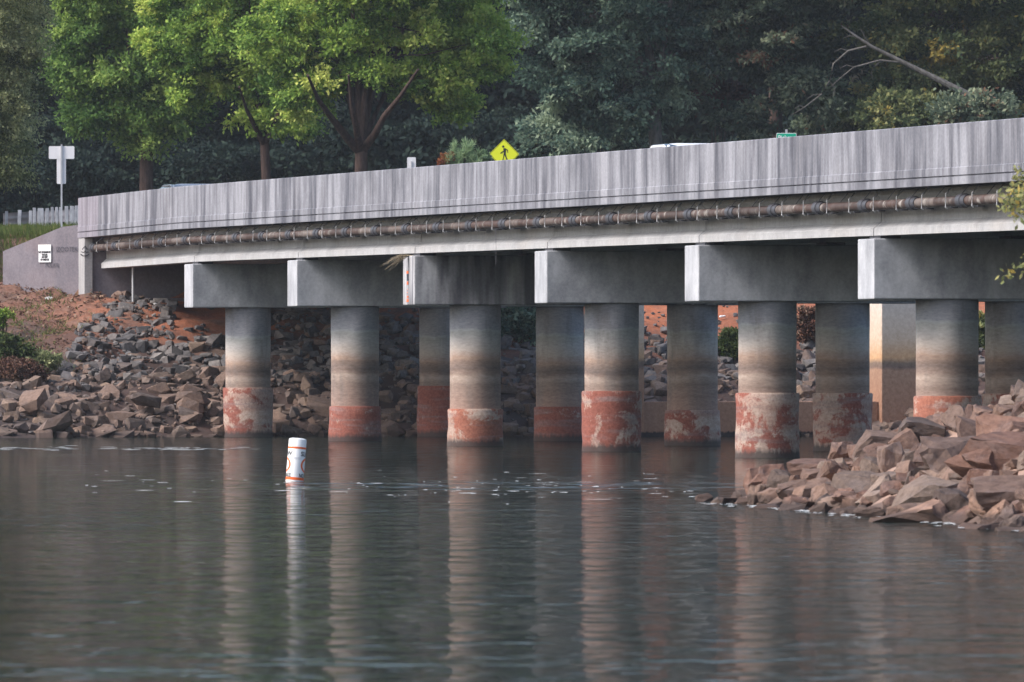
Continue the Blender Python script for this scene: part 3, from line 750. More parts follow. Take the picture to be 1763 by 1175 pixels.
def tree(name, label, blobs, base, fork, r0, n, per, cr, lL, lW, lm, seed, group=None, bark='bark', nl=7, fixed=(), **kw):
    rg = np.random.default_rng(seed)
    root = empty(name, base); tag(root, label, 'tree', group)
    loc = np.array(base)
    bl = [(b[0] - loc, b[1]) for b in blobs]
    me, C = foliage('crown', bl, n, per, cr, lL, lW, LM[lm], rg, **kw)
    link('crown', me, None, root)
    limbs((0, 0, 0), np.array(fork) - loc, C, r0, rg, nl).build('trunk', M[bark], root, smooth=True)
    for pts_, r_ in fixed:
        MB().tube([np.array(P(a, b, sd_)) - loc for a, b, sd_ in pts_], [r_ * (1 - .75 * q / (len(pts_) - 1)) for q in range(len(pts_))], 8).build('limb', M[bark], root, smooth=True)
    return root
def gb(px, s):           # a base on the ground at that bearing
    p = P(px, HY, s); return Vector((p.x, p.y, ground_z(p.x, p.y)))

# bright street tree
s = .80
bl = [PB(600, 20, s, 120, 80), PB(700, 60, s, 105, 80), PB(790, 70, s, 82, 75), PB(690, -50, s, 180, 90), PB(765, 160, s, 52, 50), PB(555, 90, s, 60, 75), PB(640, 95, s, 75, 40),
      PB(505, 165, s, 45, 55), PB(845, 85, s, 32, 45), PB(490, 50, s, 60, 60), PB(620, -140, s, 190, 110), PB(720, 140, s, 40, 40), PB(545, 150, s, 35, 40)]
tree('street_tree', 'bright yellow-green vase-shaped tree with reddish trunk beside the crossing sign', bl, gb(621, s), P(622, 246, s), .21, 350, 460, .56, .14, .075, 'zelkova', 1, nl=8,
     fixed=(([(620, 262, .8), (598, 238, .801), (572, 205, .803), (548, 172, .806), (530, 130, .81)], .15), ([(622, 262, .8), (645, 232, .801), (662, 200, .803), (690, 165, .806), (720, 120, .81)], .14), ([(621, 262, .8), (614, 225, .802), (606, 180, .804), (600, 130, .806)], .13)))
s = .77
bl = [PB(420, 50, s, 105, 65), PB(365, 75, s, 50, 45), PB(348, 128, s, 32, 28), PB(460, 125, s, 60, 55), PB(440, -40, s, 150, 80), PB(505, 200, s, 40, 40), PB(395, 140, s, 60, 40), PB(305, 50, s, 55, 60), PB(330, 150, s, 40, 30), PB(430, -140, s, 160, 90), PB(440, 190, s, 40, 30)]
tree('street_tree', 'light green tree with slim dark trunk between the brightest tree and the shaded one', bl, gb(455, s), P(455, 235, s), .16, 280, 460, .55, .14, .075, 'zelkova', 2,
     fixed=(([(455, 250, .77), (440, 220, .771), (425, 190, .773), (412, 150, .776)], .11), ([(456, 250, .77), (470, 215, .771), (488, 180, .774), (500, 150, .778)], .10)))
s = .75
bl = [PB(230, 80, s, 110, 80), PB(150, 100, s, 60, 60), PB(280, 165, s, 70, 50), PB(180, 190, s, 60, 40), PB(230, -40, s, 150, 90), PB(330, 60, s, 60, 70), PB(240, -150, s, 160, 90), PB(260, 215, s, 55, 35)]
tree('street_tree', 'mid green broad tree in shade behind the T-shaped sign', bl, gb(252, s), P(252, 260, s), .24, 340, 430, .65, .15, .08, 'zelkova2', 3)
s = .90
bl = [PB(10, 60, s, 75, 65), PB(20, 170, s, 55, 60), PB(0, 260, s, 45, 50), PB(-15, 345, s, 30, 25), PB(-40, -50, s, 130, 90), PB(-90, 120, s, 90, 150), PB(-60, 280, s, 60, 60)]
tree('shore_oak', 'olive-leaved tree overhanging the grass and guardrail posts', bl, gb(-75, s), P(-70, 300, s), .25, 280, 420, .5, .10, .042, 'olive', 4, droop=.35, bark='bark')
s = .74
bl = [PB(1120, 70, s, 115, 70), PB(1000, 60, s, 105, 75), PB(1050, 150, s, 90, 45), PB(955, 150, s, 62, 35), PB(1105, 175, s, 55, 40), PB(930, 20, s, 60, 45), PB(1060, -60, s, 190, 90), PB(1000, 215, s, 50, 30), PB(1040, -170, s, 170, 90)]
tree('woodland_oak', 'large blue-green oak right of the crossing sign with tiered drooping boughs', bl, gb(1128, s), P(1126, 180, s), .24, 250, 420, .72, .17, .09, 'oak', 5, flat=.42, droop=.2, bark='palebark')
bl = [PB(1310, 40, s, 105, 45), PB(1255, 130, s, 60, 28), PB(1350, 100, s, 80, 35), PB(1245, 190, s, 45, 25), PB(1330, -50, s, 170, 80), PB(1400, 160, s, 60, 30), PB(1330, -160, s, 160, 90), PB(1300, 200, s, 60, 30)]
tree('woodland_oak', 'dull green oak with spreading boughs above the small green sign', bl, gb(1335, s * .97), P(1335, 140, s * .97), .25, 230, 420, .72, .17, .09, 'oak2', 6, flat=.42, droop=.15)
bl = [PB(1620, 60, s, 130, 45), PB(1700, 110, s, 95, 50), PB(1560, 150, s, 60, 50), PB(1640, 190, s, 80, 35), PB(1520, 30, s, 75, 40), PB(1680, -50, s, 190, 80), PB(1750, 170, s, 60, 45), PB(1660, -150, s, 190, 90), PB(1840, 60, s, 120, 110), PB(1500, 190, s, 50, 40)]
tree('woodland_oak', 'olive tree with yellowing leaves around the bare fallen limb', bl, gb(1650, s * .98), P(1650, 150, s * .98), .25, 290, 420, .68, .16, .085, 'autumn', 7, flat=.5, droop=.1)
# bare fallen limb caught in the trees
gp = gb(1800, .757)
dt = empty('dead_tree', gp); tag(dt, 'bare pale dead tree leaning through the woods at the right', 'tree')
iv = dt.location
def pts3(l): return [P(a, b, .757) - iv for a, b in l]
MB().tube([Vector((0, 0, -.2))] + pts3([(1735, 205), (1660, 160), (1600, 130), (1552, 106), (1500, 80), (1470, 60), (1448, 44)]), [.17, .14, .11, .085, .065, .05, .035, .01], 8).build('trunk', M['palebark'], dt, smooth=True)
MB().tube(pts3([(1555, 108), (1515, 104), (1470, 116), (1450, 132), (1430, 150)]), [.034, .03, .025, .02, .008], 6).build('bough', M['palebark'], dt, smooth=True)
MB().tube(pts3([(1492, 80), (1460, 88), (1435, 110), (1428, 140), (1415, 162), (1385, 185), (1362, 199)]), [.034, .034, .03, .026, .022, .016, .007], 6).build('bough', M['palebark'], dt, smooth=True)

for tw in ([(1520, 104), (1508, 112), (1500, 125), (1503, 138)], [(1470, 116), (1458, 112), (1446, 118)], [(1428, 140), (1438, 152), (1434, 166)], [(1415, 162), (1400, 164), (1388, 172)], [(1500, 80), (1490, 66), (1482, 50)], [(1460, 88), (1448, 84), (1436, 90)], [(1385, 185), (1376, 182), (1368, 188)], [(1475, 63), (1462, 62), (1452, 66)]):
    MB().tube(pts3(tw), [.014, .011, .008, .004][:len(tw)], 5).build('twig', M['palebark'], dt)
# trees of the wood behind: three kinds, each repeated
def proto_tree(seed, h, rad, lm, low=.12):
    rg = np.random.default_rng(seed); bl = []
    for q in range(13):
        zz = rg.uniform(low, .92); a = rg.uniform(0, 6.28); rr = rad * (1 - abs(zz - .5) * .9) * rg.uniform(.3, .75)
        bl.append((np.array([math.cos(a) * rr, math.sin(a) * rr, zz * h]), np.array([rad * .5, rad * .5, h * .12]) * rg.uniform(.8, 1.25)))
    me, C = foliage('crown', bl, 200, 150, 1.05, .30, .17, LM[lm], rg, flat=.5, droop=.15)
    tm = limbs((0, 0, 0), np.array([0, 0, h * .35]), C, .2 + h * .006, rg, 6, 30).mesh('trunk'); tm.materials.append(M['bark'])
    return me, tm
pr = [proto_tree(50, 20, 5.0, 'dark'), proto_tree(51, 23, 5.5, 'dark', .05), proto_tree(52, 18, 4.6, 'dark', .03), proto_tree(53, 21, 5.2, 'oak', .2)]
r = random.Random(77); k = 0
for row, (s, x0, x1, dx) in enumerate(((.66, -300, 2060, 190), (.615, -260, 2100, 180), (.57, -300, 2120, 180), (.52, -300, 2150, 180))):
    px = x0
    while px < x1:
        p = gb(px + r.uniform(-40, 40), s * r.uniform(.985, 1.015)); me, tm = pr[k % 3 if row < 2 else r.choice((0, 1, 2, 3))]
        e = empty('forest_tree', p, (0, 0, r.uniform(0, 6.28))); e.scale = [r.uniform(.85, 1.15) * (1, 1.1, 1.35, 1.5)[row]] * 3  # back rows enlarged out of view to keep sky out of the water
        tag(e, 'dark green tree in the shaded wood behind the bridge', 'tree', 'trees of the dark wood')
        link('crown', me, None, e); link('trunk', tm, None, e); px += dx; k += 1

# understorey
rg = np.random.default_rng(61)
und = []
for q in range(3):
    bl = [(np.array([rg.uniform(-1.2, 1.2), rg.uniform(-.8, .8), rg.uniform(.5, 2.6)]), np.array([1.1, 1.0, .8])) for _ in range(7)]
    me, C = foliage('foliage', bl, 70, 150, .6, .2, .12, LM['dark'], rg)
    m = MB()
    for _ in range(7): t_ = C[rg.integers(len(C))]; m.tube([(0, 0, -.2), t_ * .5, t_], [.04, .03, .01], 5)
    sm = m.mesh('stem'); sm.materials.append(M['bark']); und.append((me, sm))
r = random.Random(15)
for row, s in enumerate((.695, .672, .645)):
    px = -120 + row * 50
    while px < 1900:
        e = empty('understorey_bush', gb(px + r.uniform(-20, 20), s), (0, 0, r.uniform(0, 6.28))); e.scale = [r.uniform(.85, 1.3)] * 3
        tag(e, 'bush coloured dark as shade under the trees of the wood', 'bush', 'bushes under the dark wood')
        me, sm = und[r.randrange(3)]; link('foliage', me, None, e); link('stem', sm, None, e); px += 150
# shrubs
def shrub(name, label, px, py, s, rx, ry, n, per, lm, seed, lL=.1, lW=.06, cr=.28, cat='shrub', group=None, ground=True, **kw):
    rg = np.random.default_rng(seed); c = P(px, py, s); b = Vector((c.x, c.y, ground_z(c.x, c.y)))
    h = max(.3, c.z - b.z); e = empty(name, b); tag(e, label, cat, group)
    rm = rx / s * U; rz = ry / s * U
    bl = [(np.array([rg.uniform(-.5, .5) * rm, rg.uniform(-.4, .4) * rm, h + rg.uniform(-.4, .4) * rz]), np.array([rm * .6, rm * .6, rz * .6])) for q in range(6)] + [(np.array([0, 0, h]), np.array([rm * .7, rm * .7, rz * .8]))]
    me, C = foliage('foliage', bl, n, per, cr, lL, lW, LM[lm], rg, **kw); link('foliage', me, None, e)
    m = MB()
    for q in range(9):
        t_ = C[rg.integers(len(C))]; m.tube([(rg.uniform(-.06, .06), rg.uniform(-.06, .06), -.15), t_ * .5 + rg.normal(size=3) * .05, t_], [.022, .016, .006], 5)
    m.build('stem', M['bark'], e); return e
r = random.Random(8)
for k, (px, py, s, rx, ry, lm, lb) in enumerate((
    (150, 305, .71, 60, 40, 'dark', 'dim green bush under the shaded tree behind the T-shaped sign'),
    (960, 235, .70, 60, 40, 'oak', 'blue-green understorey bush just right of the crossing sign'),
    (1050, 215, .71, 70, 45, 'oak', 'drooping dark bush left of the pale trunk'),
    (1240, 168, .735, 26, 18, 'maroon', 'dull red-leaved bush in the wood behind the white car'),
    (1680, 192, .76, 50, 24, 'oak2', 'dull green bush behind the parapet at the yellowing tree'),
    (1560, 195, .745, 70, 35, 'autumn', 'yellow-flecked bush below the bare fallen limb'),
    (1440, 215, .72, 90, 35, 'oak2', 'dark dull bush beside the small green sign'),
    (380, 290, .70, 90, 40, 'dark', 'bush coloured dark as shade behind the grey car'),
    (540, 265, .69, 80, 45, 'dark', 'bush coloured dark as shade left of the reddish trunk'),
    (730, 255, .69, 90, 45, 'dark', 'bush coloured dark as shade behind the small white sign'),
    (880, 240, .68, 80, 50, 'dark', 'bush coloured dark as shade behind the crossing sign'))):
    shrub('bush', lb, px, py, s, rx, ry, 60, 160, lm, 900 + k, .16, .10, .5)
shrub('bank_shrub', 'leafy green shrub low on the bank left of the riprap', 10, 605, .985, 36, 28, 32, 140, 'shrub', 930, .09, .055, .22)
shrub('bank_shrub', 'small bright green sprig at the top of the leafy bank', 5, 548, .97, 16, 16, 14, 80, 'zelkova', 931, .08, .05, .12)
shrub('bank_shrub', 'brownish-green low shrub beside the riprap', 70, 622, .985, 24, 16, 26, 130, 'olive', 932, .08, .05, .2)
shrub('bank_shrub', 'dark maroon creeper low on the bank', 30, 640, .99, 50, 20, 36, 130, 'litter', 933, .07, .05, .2)
shrub('bank_bush', 'dark green bush on the far bank between two columns', 892, 580, .965, 52, 60, 70, 170, 'oak', 934, .12, .07, .28)
shrub('bank_weed', 'green weeds on the far bank beneath the red clay cut', 1258, 592, .97, 24, 32, 30, 110, 'shrub', 935, .09, .05, .16)
shrub('bank_weed', 'yellow-green leafy weeds at the far bank behind the last column', 1690, 575, .97, 18, 48, 30, 120, 'autumn', 936, .1, .06, .16)
shrub('bank_weed', 'brown dry weeds on clay between two right columns', 1388, 560, .97, 22, 30, 30, 100, 'litter', 937, .09, .05, .16)
shrub('red_shrub', 'small red-leaved shrub beside the pine sapling', 772, 275, .86, 13, 13, 16, 60, 'red', 940, .07, .05, .09)
shrub('roadside_weed', 'small pale green plant between pine sapling and crossing sign', 834, 268, .86, 11, 10, 14, 60, 'pine', 941, .07, .04, .09)
# pine sapling: upright plumes of needles
e = empty('pine_sapling', gb(800, .86)); e.location.z = ROADZ - .15; tag(e, 'young pale green pine sapling between small white sign and crossing sign', 'sapling')
rg = np.random.default_rng(12); Cs = []; h0 = P(800, 240, .86).z - e.location.z
for (dx, top, n) in ((0, h0, 1), (-.25, h0 - .06, 1), (.18, h0 - .05, 1), (-.4, h0 - .35, 1), (.38, h0 - .28, 1), (.1, h0 - .2, 1), (-.12, h0 - .3, 1), (.5, h0 - .5, 1), (.3, h0 - .5, 1), (-.3, h0 - .55, 1)):
    for q in range(5): Cs.append([dx * 1.0 + rg.normal() * .03, rg.normal() * .12, top - q * .09])
Cs = np.array(Cs); N = len(Cs) * 70; idx = np.repeat(np.arange(len(Cs)), 70)
ax = unit(rg.normal(size=(N, 3)) * .55 + np.array([0, 0, .6])); pz3 = Cs[idx] + rg.normal(size=(N, 3)) * .03 - np.array([0, 0, .12])
link('needles', leaf_mesh('needles', pz3, ax, unit(np.cross(ax, rg.normal(size=(N, 3)))), rg.uniform(.12, .24, N), np.full(N, .014), np.clip(rg.normal(.5, .25, N), 0, 1), LM['pine']), None, e)
MB().tube([(0, 0, -.1), (0.02, 0, h0 * .6), (0, 0, h0 - .2)], [.03, .022, .01], 6).build('stem', M['bark'], e)

# fallen leaves on the left bank, grass above the wing wall
rg = np.random.default_rng(31); pts = []; 
while len(pts) < 6000:
    x = rg.uniform(-13.5, -8.6); t_ = rg.uniform(.36, 1.25); y0 = shore_y(x); y = y0 + t_ * (ABY + .6 - y0); px = CX + x / U
    if px > 150 and rg.random() < .6: continue
    pts.append((x, y, ground_z(x, y) + rg.uniform(0, .05)))
pts = np.array(pts); N = len(pts); ax = unit(rg.normal(size=(N, 3)) * [1, 1, .35])
stuff(link('fallen_leaves', leaf_mesh('leaves', pts, ax, unit(np.cross(ax, rg.normal(size=(N, 3)) * .5 + [0, -.4, 1])), rg.uniform(.06, .14, N), rg.uniform(.04, .08, N), np.clip(rg.normal(.45, .25, N), 0, 1), LM['litter']), None))['label'] = 'fallen red-brown leaves over the left bank'
g0 = wf[3]; g1 = wf[0]
pts = []
while len(pts) < 14000:
    px = rg.uniform(-60, 136); s_ = rg.uniform(.90, .935); p = P(px, HY, s_); z = ground_z(p.x, p.y)
    pts.append((p.x, p.y, z))
pts = np.array(pts); N = len(pts); ax = unit(rg.normal(size=(N, 3)) * [.35, .35, .1] + [0, 0, 1])
stuff(link('grass', leaf_mesh('grass', pts, ax, unit(np.cross(ax, rg.normal(size=(N, 3)))), rg.uniform(.12, .38, N), np.full(N, .018), np.clip(rg.normal(.45, .22, N), 0, 1), LM['grass']), None))['label'] = 'green grass above the sloping wing wall'

pts = []
while len(pts) < 2200:
    cx_ = -12.6 + (len(pts) // 250) % 20 * .2; x = cx_ + rg.normal() * .35; y0 = shore_y(x); t_ = (.42, .7, .55, .86, .5, .62, .95)[(len(pts) // 250) % 7] + rg.normal() * .04; y = y0 + t_ * (ABY + .6 - y0)
    if CX + x / U > 175 or t_ < .38: x = -12.8 + rg.random()
    pts.append((x, y, ground_z(x, y)))
pts = np.array(pts); N = len(pts); ax = unit(rg.normal(size=(N, 3)) * [.6, .6, .1] + [0, 0, .8])
stuff(link('weeds', leaf_mesh('weeds', pts, ax, unit(np.cross(ax, rg.normal(size=(N, 3)))), rg.uniform(.06, .22, N), np.full(N, .02), np.clip(rg.normal(.55, .25, N), 0, 1), LM['grass']), None))['label'] = 'sparse green and dry weeds over the leafy bank'

# ------------------------------------------------------------------ sapling at the right on the near bank, leaves reaching into view
tb = P(1850, HY, 2.2); tb.z = near_z(tb.x, tb.y)
e = empty('sweetgum_sapling', tb); tag(e, 'yellow-green leafy twigs hanging in at the right before the bridge', 'tree')
rg = np.random.default_rng(44); m = MB(); Cl = []
m.tube([(0, 0, -.2), (.03, 0, 1.0), (-.02, .02, 2.1), (.02, 0, 3.4)], [.05, .042, .03, .01], 7)
for (px, py, n) in ((1745, 345, 5), (1752, 310, 3), (1758, 365, 4), (1735, 350, 2), (1760, 330, 4), (1761, 472, 2), (1790, 300, 6), (1800, 360, 6), (1830, 260, 8), (1860, 330, 8), (1800, 420, 6), (1880, 240, 8), (1775, 450, 3)):
    q = np.array(P(px, py, 2.2 + rg.uniform(-.02, .02)) - tb); z_ = min(3.2, max(.6, q[2] - .35)); 
    m.tube([(0, 0, z_), (q[0] * .5, q[1] * .5, (z_ + q[2]) * .5 + .08), q], [.014, .010, .004], 5)
    for j in range(n): Cl.append(q + rg.normal(size=3) * [.07, .07, .05])
m.build('trunk', M['bark'], e)
Cl = np.array(Cl); N = len(Cl) * 14; idx = np.repeat(np.arange(len(Cl)), 14)
ax = unit(rg.normal(size=(N, 3)) + [-.2, 0, -.2]); link('crown', leaf_mesh('crown', Cl[idx] + rg.normal(size=(N, 3)) * .05, ax, unit(np.cross(ax, rg.normal(size=(N, 3)) + [0, -.8, .6])), rg.uniform(.05, .10, N), rg.uniform(.03, .055, N), np.clip(rg.normal(.7, .2, N), 0, 1), LM['autumn']), None, e)

# ------------------------------------------------------------------ signs
def board(mat, name, parent, x0, x1, z0, z1, y=0.0, th=.006, rad=.03):
    m = MB(); n = 5; pts = []
    for (cx, cz, a0) in ((x1 - rad, z1 - rad, 0), (x0 + rad, z1 - rad, 90), (x0 + rad, z0 + rad, 180), (x1 - rad, z0 + rad, 270)):
        for k in range(n): a = R(a0 + 90 * k / (n - 1)); pts.append((cx + rad * math.cos(a), cz + rad * math.sin(a)))
    m.extr([(a, y, b) for a, b in pts], [(a, y + th, b) for a, b in pts]); return m.build(name, mat, parent)
def txt(s, size, parent, x, z, y, mat, sx=1.0, bold=0.0):
    me = text_mesh(s, size, .001, bold); xform(me, lambda c: Vector((x + c.x * sx, y + c.z, z + c.y))); return link('lettering', me, mat, parent)
# T-shaped sign backs on a post
s = .93; b = P(106, 386, s); b.z = ground_z(b.x, b.y) if ground_z(b.x, b.y) < b.z else b.z
e = empty('road_sign', b); tag(e, 'blank backs of two white sign panels forming a T on a post', 'sign')
k = U / s
board(M['signback'], 'sign_panel', e, -22 * k, 22 * k, P(0, 274, s).z - b.z, P(0, 252, s).z - b.z)
board(M['signback'], 'sign_panel', e, -8.3 * k, 7.6 * k, P(0, 317, s).z - b.z, P(0, 273, s).z - b.z, .007)
MB().box(-.022, .022, -.035, -.002, -.3, P(0, 249, s).z - b.z).build('post', M['galv'], e)
# small white sign back
s = .87; b = P(708.5, HY, s); b.z = ROADZ - .1
e = empty('road_sign', b); tag(e, 'small blank white sign back rising above the parapet', 'sign'); k = U / s
board(M['signback'], 'sign_panel', e, -7.5 * k, 7.5 * k, P(0, 315, s).z - b.z, P(0, 271, s).z - b.z)
MB().box(-.02, .02, -.03, -.002, -.2, P(0, 278, s).z - b.z).build('post', M['galv'], e)
# pedestrian crossing sign
s = .82; b = P(868, HY, s); b.z = ROADZ - .1
e = empty('crossing_sign', b); tag(e, 'yellow diamond pedestrian crossing sign with black walking figure', 'sign'); k = U / s
cz = P(0, 266, s).z - b.z; hd = 25.5 * k
def diamond(h, y, th, mat, name):
    pts = []
    for q in range(4):
        a = R(90 * q); c = Vector((math.cos(a), math.sin(a))) * (h * .94)
        for dd in (-40, -13, 13, 40): v = c + Vector((math.cos(a + R(dd)), math.sin(a + R(dd)))) * h * .06; pts.append((v.x, v.y))
    return MB().extr([(a, y, cz + b_) for a, b_ in pts], [(a, y + th, cz + b_) for a, b_ in pts]).build(name, mat, e)
diamond(hd, 0, .004, M['yellow'], 'sign_panel'); diamond(hd * .955, -.002, .0015, M['black'], 'border'); fc = diamond(hd * .925, -.004, .0015, M['yellow'], 'sign_face')
def poly(pts, nm='walking_figure'):
    q = [(a * k, cz + b_ * k) for a, b_ in pts]; return MB().extr([(a, -.0065, z) for a, z in q], [(a, -.0048, z) for a, z in q]).build(nm, M['black'], e)
poly([(-1.6 + 2.1 * math.cos(a), 13.2 + 2.1 * math.sin(a)) for a in np.linspace(0, 6.28, 14, endpoint=False)])
poly([(-1.4, 10.2), (1.6, 10.6), (3.4, 9.4), (2.8, 0.2), (-1.0, 0.2), (-0.8, 6.6), (-4.8, 2.6), (-6.8, 2.2), (-6.6, 1.0), (-4.2, 1.3), (-.9, 4.2), (-1.6, 8.6)])
poly([(2.6, 10.0), (6.6, 7.4), (6.8, 2.6), (5.5, 2.6), (5.2, 6.6), (2.4, 7.4)])
poly([(-1.0, .6), (1.2, .6), (-.6, -6.4), (-2.6, -13.2), (-5.4, -13.2), (-5.2, -12.0), (-3.6, -11.6), (-1.8, -5.6)])
poly([(.4, .6), (2.8, .6), (4.4, -5.2), (7.6, -12.2), (6.4, -13.2), (5.0, -12.6), (2.4, -5.8), (.6, -1.5)])
MB().box(-.022, .022, .005, .035, -.2, cz + hd * .9).build('post', M['galv'], e)
# green name sign
s = .87; b = P(1354, HY, s); b.z = ROADZ - .1
e = empty('name_sign', b); tag(e, 'small green sign reading Pickens peeping over the parapet', 'sign'); k = U / s
z0 = P(0, 253, s).z - b.z; z1 = P(0, 229.5, s).z - b.z
board(M['white'], 'sign_panel', e, -17.2 * k, 17.2 * k, z0, z1, 0, .005, .025); board(M['green'], 'sign_face', e, -16.4 * k, 16.4 * k, z0 + .8 * k, z1 - .8 * k, -.003, .002, .022)
txt('Pickens', 10.5 * k, e, 0, z1 - 8 * k, -.005, M['white'], .92, .002)
txt('County', 9 * k, e, 0, z1 - 17 * k, -.005, M['white'], .92, .002) if False else None
MB().box(-.03, .03, .006, .045, -.2, P(0, 223, s).z - b.z).build('post', M['galv'], e)
# no swimming notice on the wing wall
s0 = wing_s(78); th = math.atan2(P(5, 433, .938).y - P(141, 387, .944).y, P(5, 433, .938).x - P(141, 387, .944).x) + math.pi
b = P(78, 437, s0); b.y -= .02; k = U / s0
e = empty('notice_board', b, (0, 0, th)); tag(e, 'white no swimming notice fixed to the concrete wing wall', 'sign')
board(M['signwhite'], 'sign_panel', e, -14.5 * k, 14.5 * k, -15 * k, 15 * k, -.02, .02, .012)
board(M['signcream'], 'header_panel', e, -14.9 * k, 14.6 * k, 4.8 * k, 15.4 * k, -.026, .005, .01)
for (tx, zz, sz) in (('NO SWIMMING', 2.2, 4.6), ('WITHIN', -2.3, 4.2), ('100 FEET', -6.2, 4.4), ('OF BRIDGE', -10.6, 4.6)):
    txt(tx, sz * k, e, 0, zz * k, -.024, M['black'], .86, .004)

# ------------------------------------------------------------------ guardrail posts
gr = empty('guardrail', P(70, 388, .912)); tag(gr, 'row of weathered grey guardrail posts behind the grass', 'guardrail')
for k, (px, w_, y0, y1, s_) in enumerate(((11, 5, 364, 386, .90), (33, 6, 362, 388, .903), (52.5, 5.5, 363, 388, .905), (59.5, 5.5, 358, 387, .907), (66.5, 5.5, 359, 386, .908), (73.5, 5.5, 359, 386, .909), (80.5, 6, 359, 385, .910), (90.5, 5, 357, 384, .911), (98.5, 5, 357, 384, .912), (105.5, 5, 357, 384, .913),
                                 (115, 6, 355.5, 384, .914), (122, 4.5, 355, 384, .915), (126.5, 4, 355, 384, .916), (130.5, 4, 354.5, 384, .917), (134.8, 4, 354, 384, .918), (140, 4, 354, 384, .919))):
    a = P(px, y1 + 8, s_) - gr.location; c_ = P(px, y0, s_) - gr.location; hw = w_ / 2 / s_ * U
    tl = random.uniform(-.02, .02)
    MB().extr([(a.x - hw, a.y - hw, a.z), (a.x + hw, a.y - hw, a.z), (a.x + hw, a.y + hw, a.z), (a.x - hw, a.y + hw, a.z)],
              [(c_.x - hw + tl, c_.y - hw, c_.z), (c_.x + hw + tl, c_.y - hw, c_.z), (c_.x + hw + tl, c_.y + hw, c_.z), (c_.x - hw + tl, c_.y + hw, c_.z)]).build('post', M['postwood'], gr, bevel=.008)
a = P(5, 364, .895) - gr.location; c_ = P(150, 356, .914) - gr.location
prof = [(0, 0), (.04, .04), (.04, .09), (0, .14), (0, .17), (.04, .22), (.04, .27), (0, .31), (.006, .31), (.05, .27), (.05, .22), (.01, .16), (.01, .14), (.05, .09), (.05, .04), (.006, 0)]
MB().extr([(a.x, a.y + .1 + q, a.z - .36 + w_) for q, w_ in prof], [(c_.x, c_.y + .1 + q, c_.z - .36 + w_) for q, w_ in prof]).build('rail', M['darkrail'], gr)

# ------------------------------------------------------------------ cars on the road
def car(name, label, mat, loc, rotz, H=1.45, lamp_high=True):
    e = empty(name, loc, (0, 0, rotz)); tag(e, label, 'car')
    W_ = .88
    prof = [(-2.25, .35), (-2.3, .6), (-2.2, .95), (-1.55, 1.0), (1.0, 1.0), (2.0, .88), (2.3, .7), (2.3, .35)]
    rings = []
    for (yy, ins) in ((-W_, .06), (-W_ * .96, 0), (W_ * .96, 0), (W_, .06)):
        rings.append([(x * (1 - ins * .3), yy, z - (ins if z > .8 else 0)) for x, z in prof])
    MB().loft(rings).build('body', mat, e, smooth=True)
    gp = [(-1.9, .99), (-1.35, H - .05), (-1.1, H), (.1, H), (.35, H - .05), (1.15, .99)]
    rings = [[(x, yy * (W_ - (.05 if z < 1.1 else .22)), z) for x, z in gp] for yy in (-1, 1)]
    MB().loft(rings).build('cabin', M['glass'], e, smooth=True)
    rp = [(-1.38, H - .06), (-1.1, H + .015), (.1, H + .015), (.38, H - .06), (.3, H - .075), (.05, H - .03), (-1.05, H - .03), (-1.3, H - .075)]
    rings = [[(x, yy * (W_ - .19), z) for x, z in rp] for yy in (-1, -.6, .6, 1)]
    for q, rg_ in enumerate(rings):
        if q in (0, 3): rings[q] = [(x, y, z - .03) for x, y, z in rg_]
    MB().loft(rings).build('roof', mat, e, smooth=True)
    for sx in (-1, 1):
        MB().tube([(sx * 0 - 1.32, sx * .62, H - .05), (-1.9, sx * .74, .99)], .035, 5).build('pillar', mat, e)
        MB().tube([(.36, sx * .62, H - .05), (1.15, sx * .74, .99)], .035, 5).build('pillar', mat, e)
        MB().box(-2.315, -2.2, sx * .72 - .12, sx * .72 + .12, .68, .86).build('tail_light', M['lamp'], e)
        for x in (-1.4, 1.4):
            w_ = MB().tube([(x, sx * .93, .32), (x, sx * .70, .32)], .32, 20).build('wheel', M['tyre'], e, smooth=True)
            MB().tube([(x, sx * .94, .32), (x, sx * .90, .32)], .2, 14).build('rim', M['galv'], w_, smooth=True)
    if lamp_high: MB().box(-1.43, -1.36, -.16, .16, H - .08, H - .045).build('brake_light', M['lamp'], e)
    return e
ax_rot = math.atan2(-.9816, .1909)
c = BW(-1.75 * SP, u(312), 0); car('parked_car', 'dark car at the far bridge end, only its roof above the parapet', M['cardark'], (c.x, c.y, ROADZ - .04), ax_rot, 1.28)
ii = 1.8; c = BW(ii * SP, u(490), 0); car('passing_car', 'white car on the bridge, only its roof above the parapet', M['carwhite'], (c.x, c.y, zb(ii) + u(21)), ax_rot, 1.31)

# ------------------------------------------------------------------ buoy
s = 1.61; b = P(507, 829, s); b.z = 0; k = U / s
e = empty('buoy', b, (R(-3), R(4.6), 0)); tag(e, 'white regulatory buoy with orange bands leaning in the water', 'buoy')
rad = 15.3 * k; H = 74.5 * k
body = MB().lathe([(rad * .8, -.55), (rad, -.5), (rad, H - .035), (rad * .95, H - .014), (rad * .7, H - .002), (rad * .2, H)], 36).build('body', M['white'], e, smooth=True)
for zz, hh in ((57.5, 1.7), (4.2, 2.4)):
    MB().lathe([(rad + .0008, (zz - hh) * k), (rad + .0022, (zz - hh) * k + .001), (rad + .0022, (zz + hh) * k - .001), (rad + .0008, (zz + hh) * k)], 36).build('band', M['orange'], e, smooth=True)
def wrap(me, a0, z0, r_=None):
    r_ = r_ or rad + .0025
    return xform(me, lambda c: Vector(((r_ + c.z * .3) * math.sin(a0 + c.x / r_), -(r_ + c.z * .3) * math.cos(a0 + c.x / r_), z0 + c.y)))
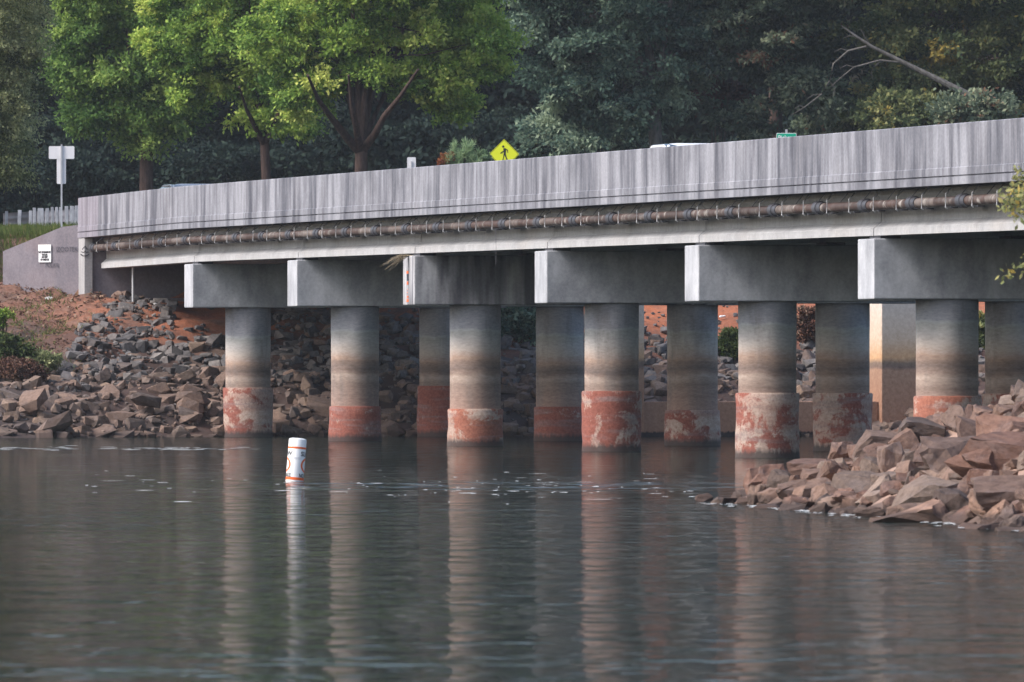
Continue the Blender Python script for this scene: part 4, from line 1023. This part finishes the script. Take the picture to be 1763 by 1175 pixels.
for a0 in (R(90), R(-90)):
    for (tx, zz, sz) in (('SLOW', 47, 11), ('NO WAKE', 9.5, 9)):
        me = text_mesh(tx, sz * k, .0004, .0022)
        w0 = max(abs(v.co.x) for v in me.vertices); sc_ = (R(64) * rad) / w0
        for v in me.vertices: v.co.x *= sc_
        link('lettering', wrap(me, a0, zz * k), M['black'], e)
    m = MB(); n = 36; R1, R2 = 13.0 * k, 9.6 * k; vs = []; fs = []
    for q in range(n):
        a = 2 * math.pi * q / n
        for rr_ in (R1, R2):
            x, z_ = rr_ * math.cos(a), rr_ * math.sin(a); vs.append(((rad + .0022) * math.sin(a0 + x * 1.15 / rad), -(rad + .0022) * math.cos(a0 + x * 1.15 / rad), 28 * k + z_))
    for q in range(n): j = (q + 1) % n; fs.append((2 * q, 2 * j, 2 * j + 1, 2 * q + 1))
    m.add(vs, fs).build('circle_mark', M['orange'], e)
M['faint'] = plain('faded_print', (0.45, 0.46, 0.5), .6)
me = text_mesh('LAKE PATROL AREA', 3.0 * k, .0003); wrap(me, 0, 39.5 * k)
bpy.data.meshes.remove(me)
for q in range(2):
    MB().add([((rad + .0022) * math.sin(a), -(rad + .0022) * math.cos(a), (40.2 - q * 2.0 + h_) * k) for a in np.linspace(-.62, .62, 13) for h_ in (-.35, .35)], [(2 * j, 2 * j + 2, 2 * j + 3, 2 * j + 1) for j in range(12)]).build('faded_line', M['faint'], e)

# ------------------------------------------------------------------ litter on the bank
for (px, py, s, lb, sz) in ((85, 517, .955, 'crumpled white litter on the leafy bank below the wing wall', .16), (269, 527, .965, 'small white scrap on clay below the abutment', .11), (1244, 547, .96, 'white scrap lying on the red clay between columns', .12)):
    p = P(px, py, s); me = rock_mesh(int(px), 14, .02, 'litter'); me.materials.append(M['white'])
    # settle on the slope along the same bearing
    best = min((abs(ground_z(p.x, y) - (CAMH + (HY - py) * U * y / D0)), y) for y in np.linspace(250, 267, 200))
    y = best[1]; x = (px - CX) * U * y / D0
    o = link('litter', me, None, None); o.location = (x, y, ground_z(x, y) + .03); o.scale = (sz * 1.6, sz, sz * .8); tag(o, lb, 'litter')

# ------------------------------------------------------------------ flecks painted as sky glints on the eddy lines, froth along the near rocks
M['glint_and_foam'] = plain('glint_and_foam', (0.72, 0.74, 0.74), .6, .2, 0, .1)
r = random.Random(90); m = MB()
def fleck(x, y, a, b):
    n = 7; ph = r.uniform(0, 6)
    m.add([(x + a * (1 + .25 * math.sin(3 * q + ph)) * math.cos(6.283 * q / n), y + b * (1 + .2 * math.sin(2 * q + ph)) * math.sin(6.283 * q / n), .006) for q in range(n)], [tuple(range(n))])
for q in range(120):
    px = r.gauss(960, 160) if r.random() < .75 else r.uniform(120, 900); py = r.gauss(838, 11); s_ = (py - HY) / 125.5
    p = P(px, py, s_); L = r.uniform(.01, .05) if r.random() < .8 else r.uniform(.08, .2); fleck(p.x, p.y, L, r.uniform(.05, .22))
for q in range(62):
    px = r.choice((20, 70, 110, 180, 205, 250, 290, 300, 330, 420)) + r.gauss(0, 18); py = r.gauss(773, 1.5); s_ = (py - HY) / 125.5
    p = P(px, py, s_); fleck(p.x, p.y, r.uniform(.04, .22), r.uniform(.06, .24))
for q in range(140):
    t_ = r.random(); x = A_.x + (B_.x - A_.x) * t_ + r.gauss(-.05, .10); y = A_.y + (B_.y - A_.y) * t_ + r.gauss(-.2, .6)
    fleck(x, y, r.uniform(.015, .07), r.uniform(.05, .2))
o = stuff(m.build('glint_and_foam', M['glint_and_foam'])); o['label'] = 'white flecks for sky glints on the water, with froth at the near rocks'

# ------------------------------------------------------------------ thin summer haze
t = NT('haze_air'); t.t.nodes.remove(t.b); pv = t.n('VolumePrincipled'); pv.inputs['Density'].default_value = 0.00009
pv.inputs['Color'].default_value = (0.86, 0.92, 1.0, 1); pv.inputs['Anisotropy'].default_value = 0.2
t.l(pv.outputs[0], t.out.inputs['Volume'])
hz = stuff(MB().box(-520, 520, -80, 720, -6, 95).build('haze', t.m)); hz['label'] = 'thin pale blue haze in the air'
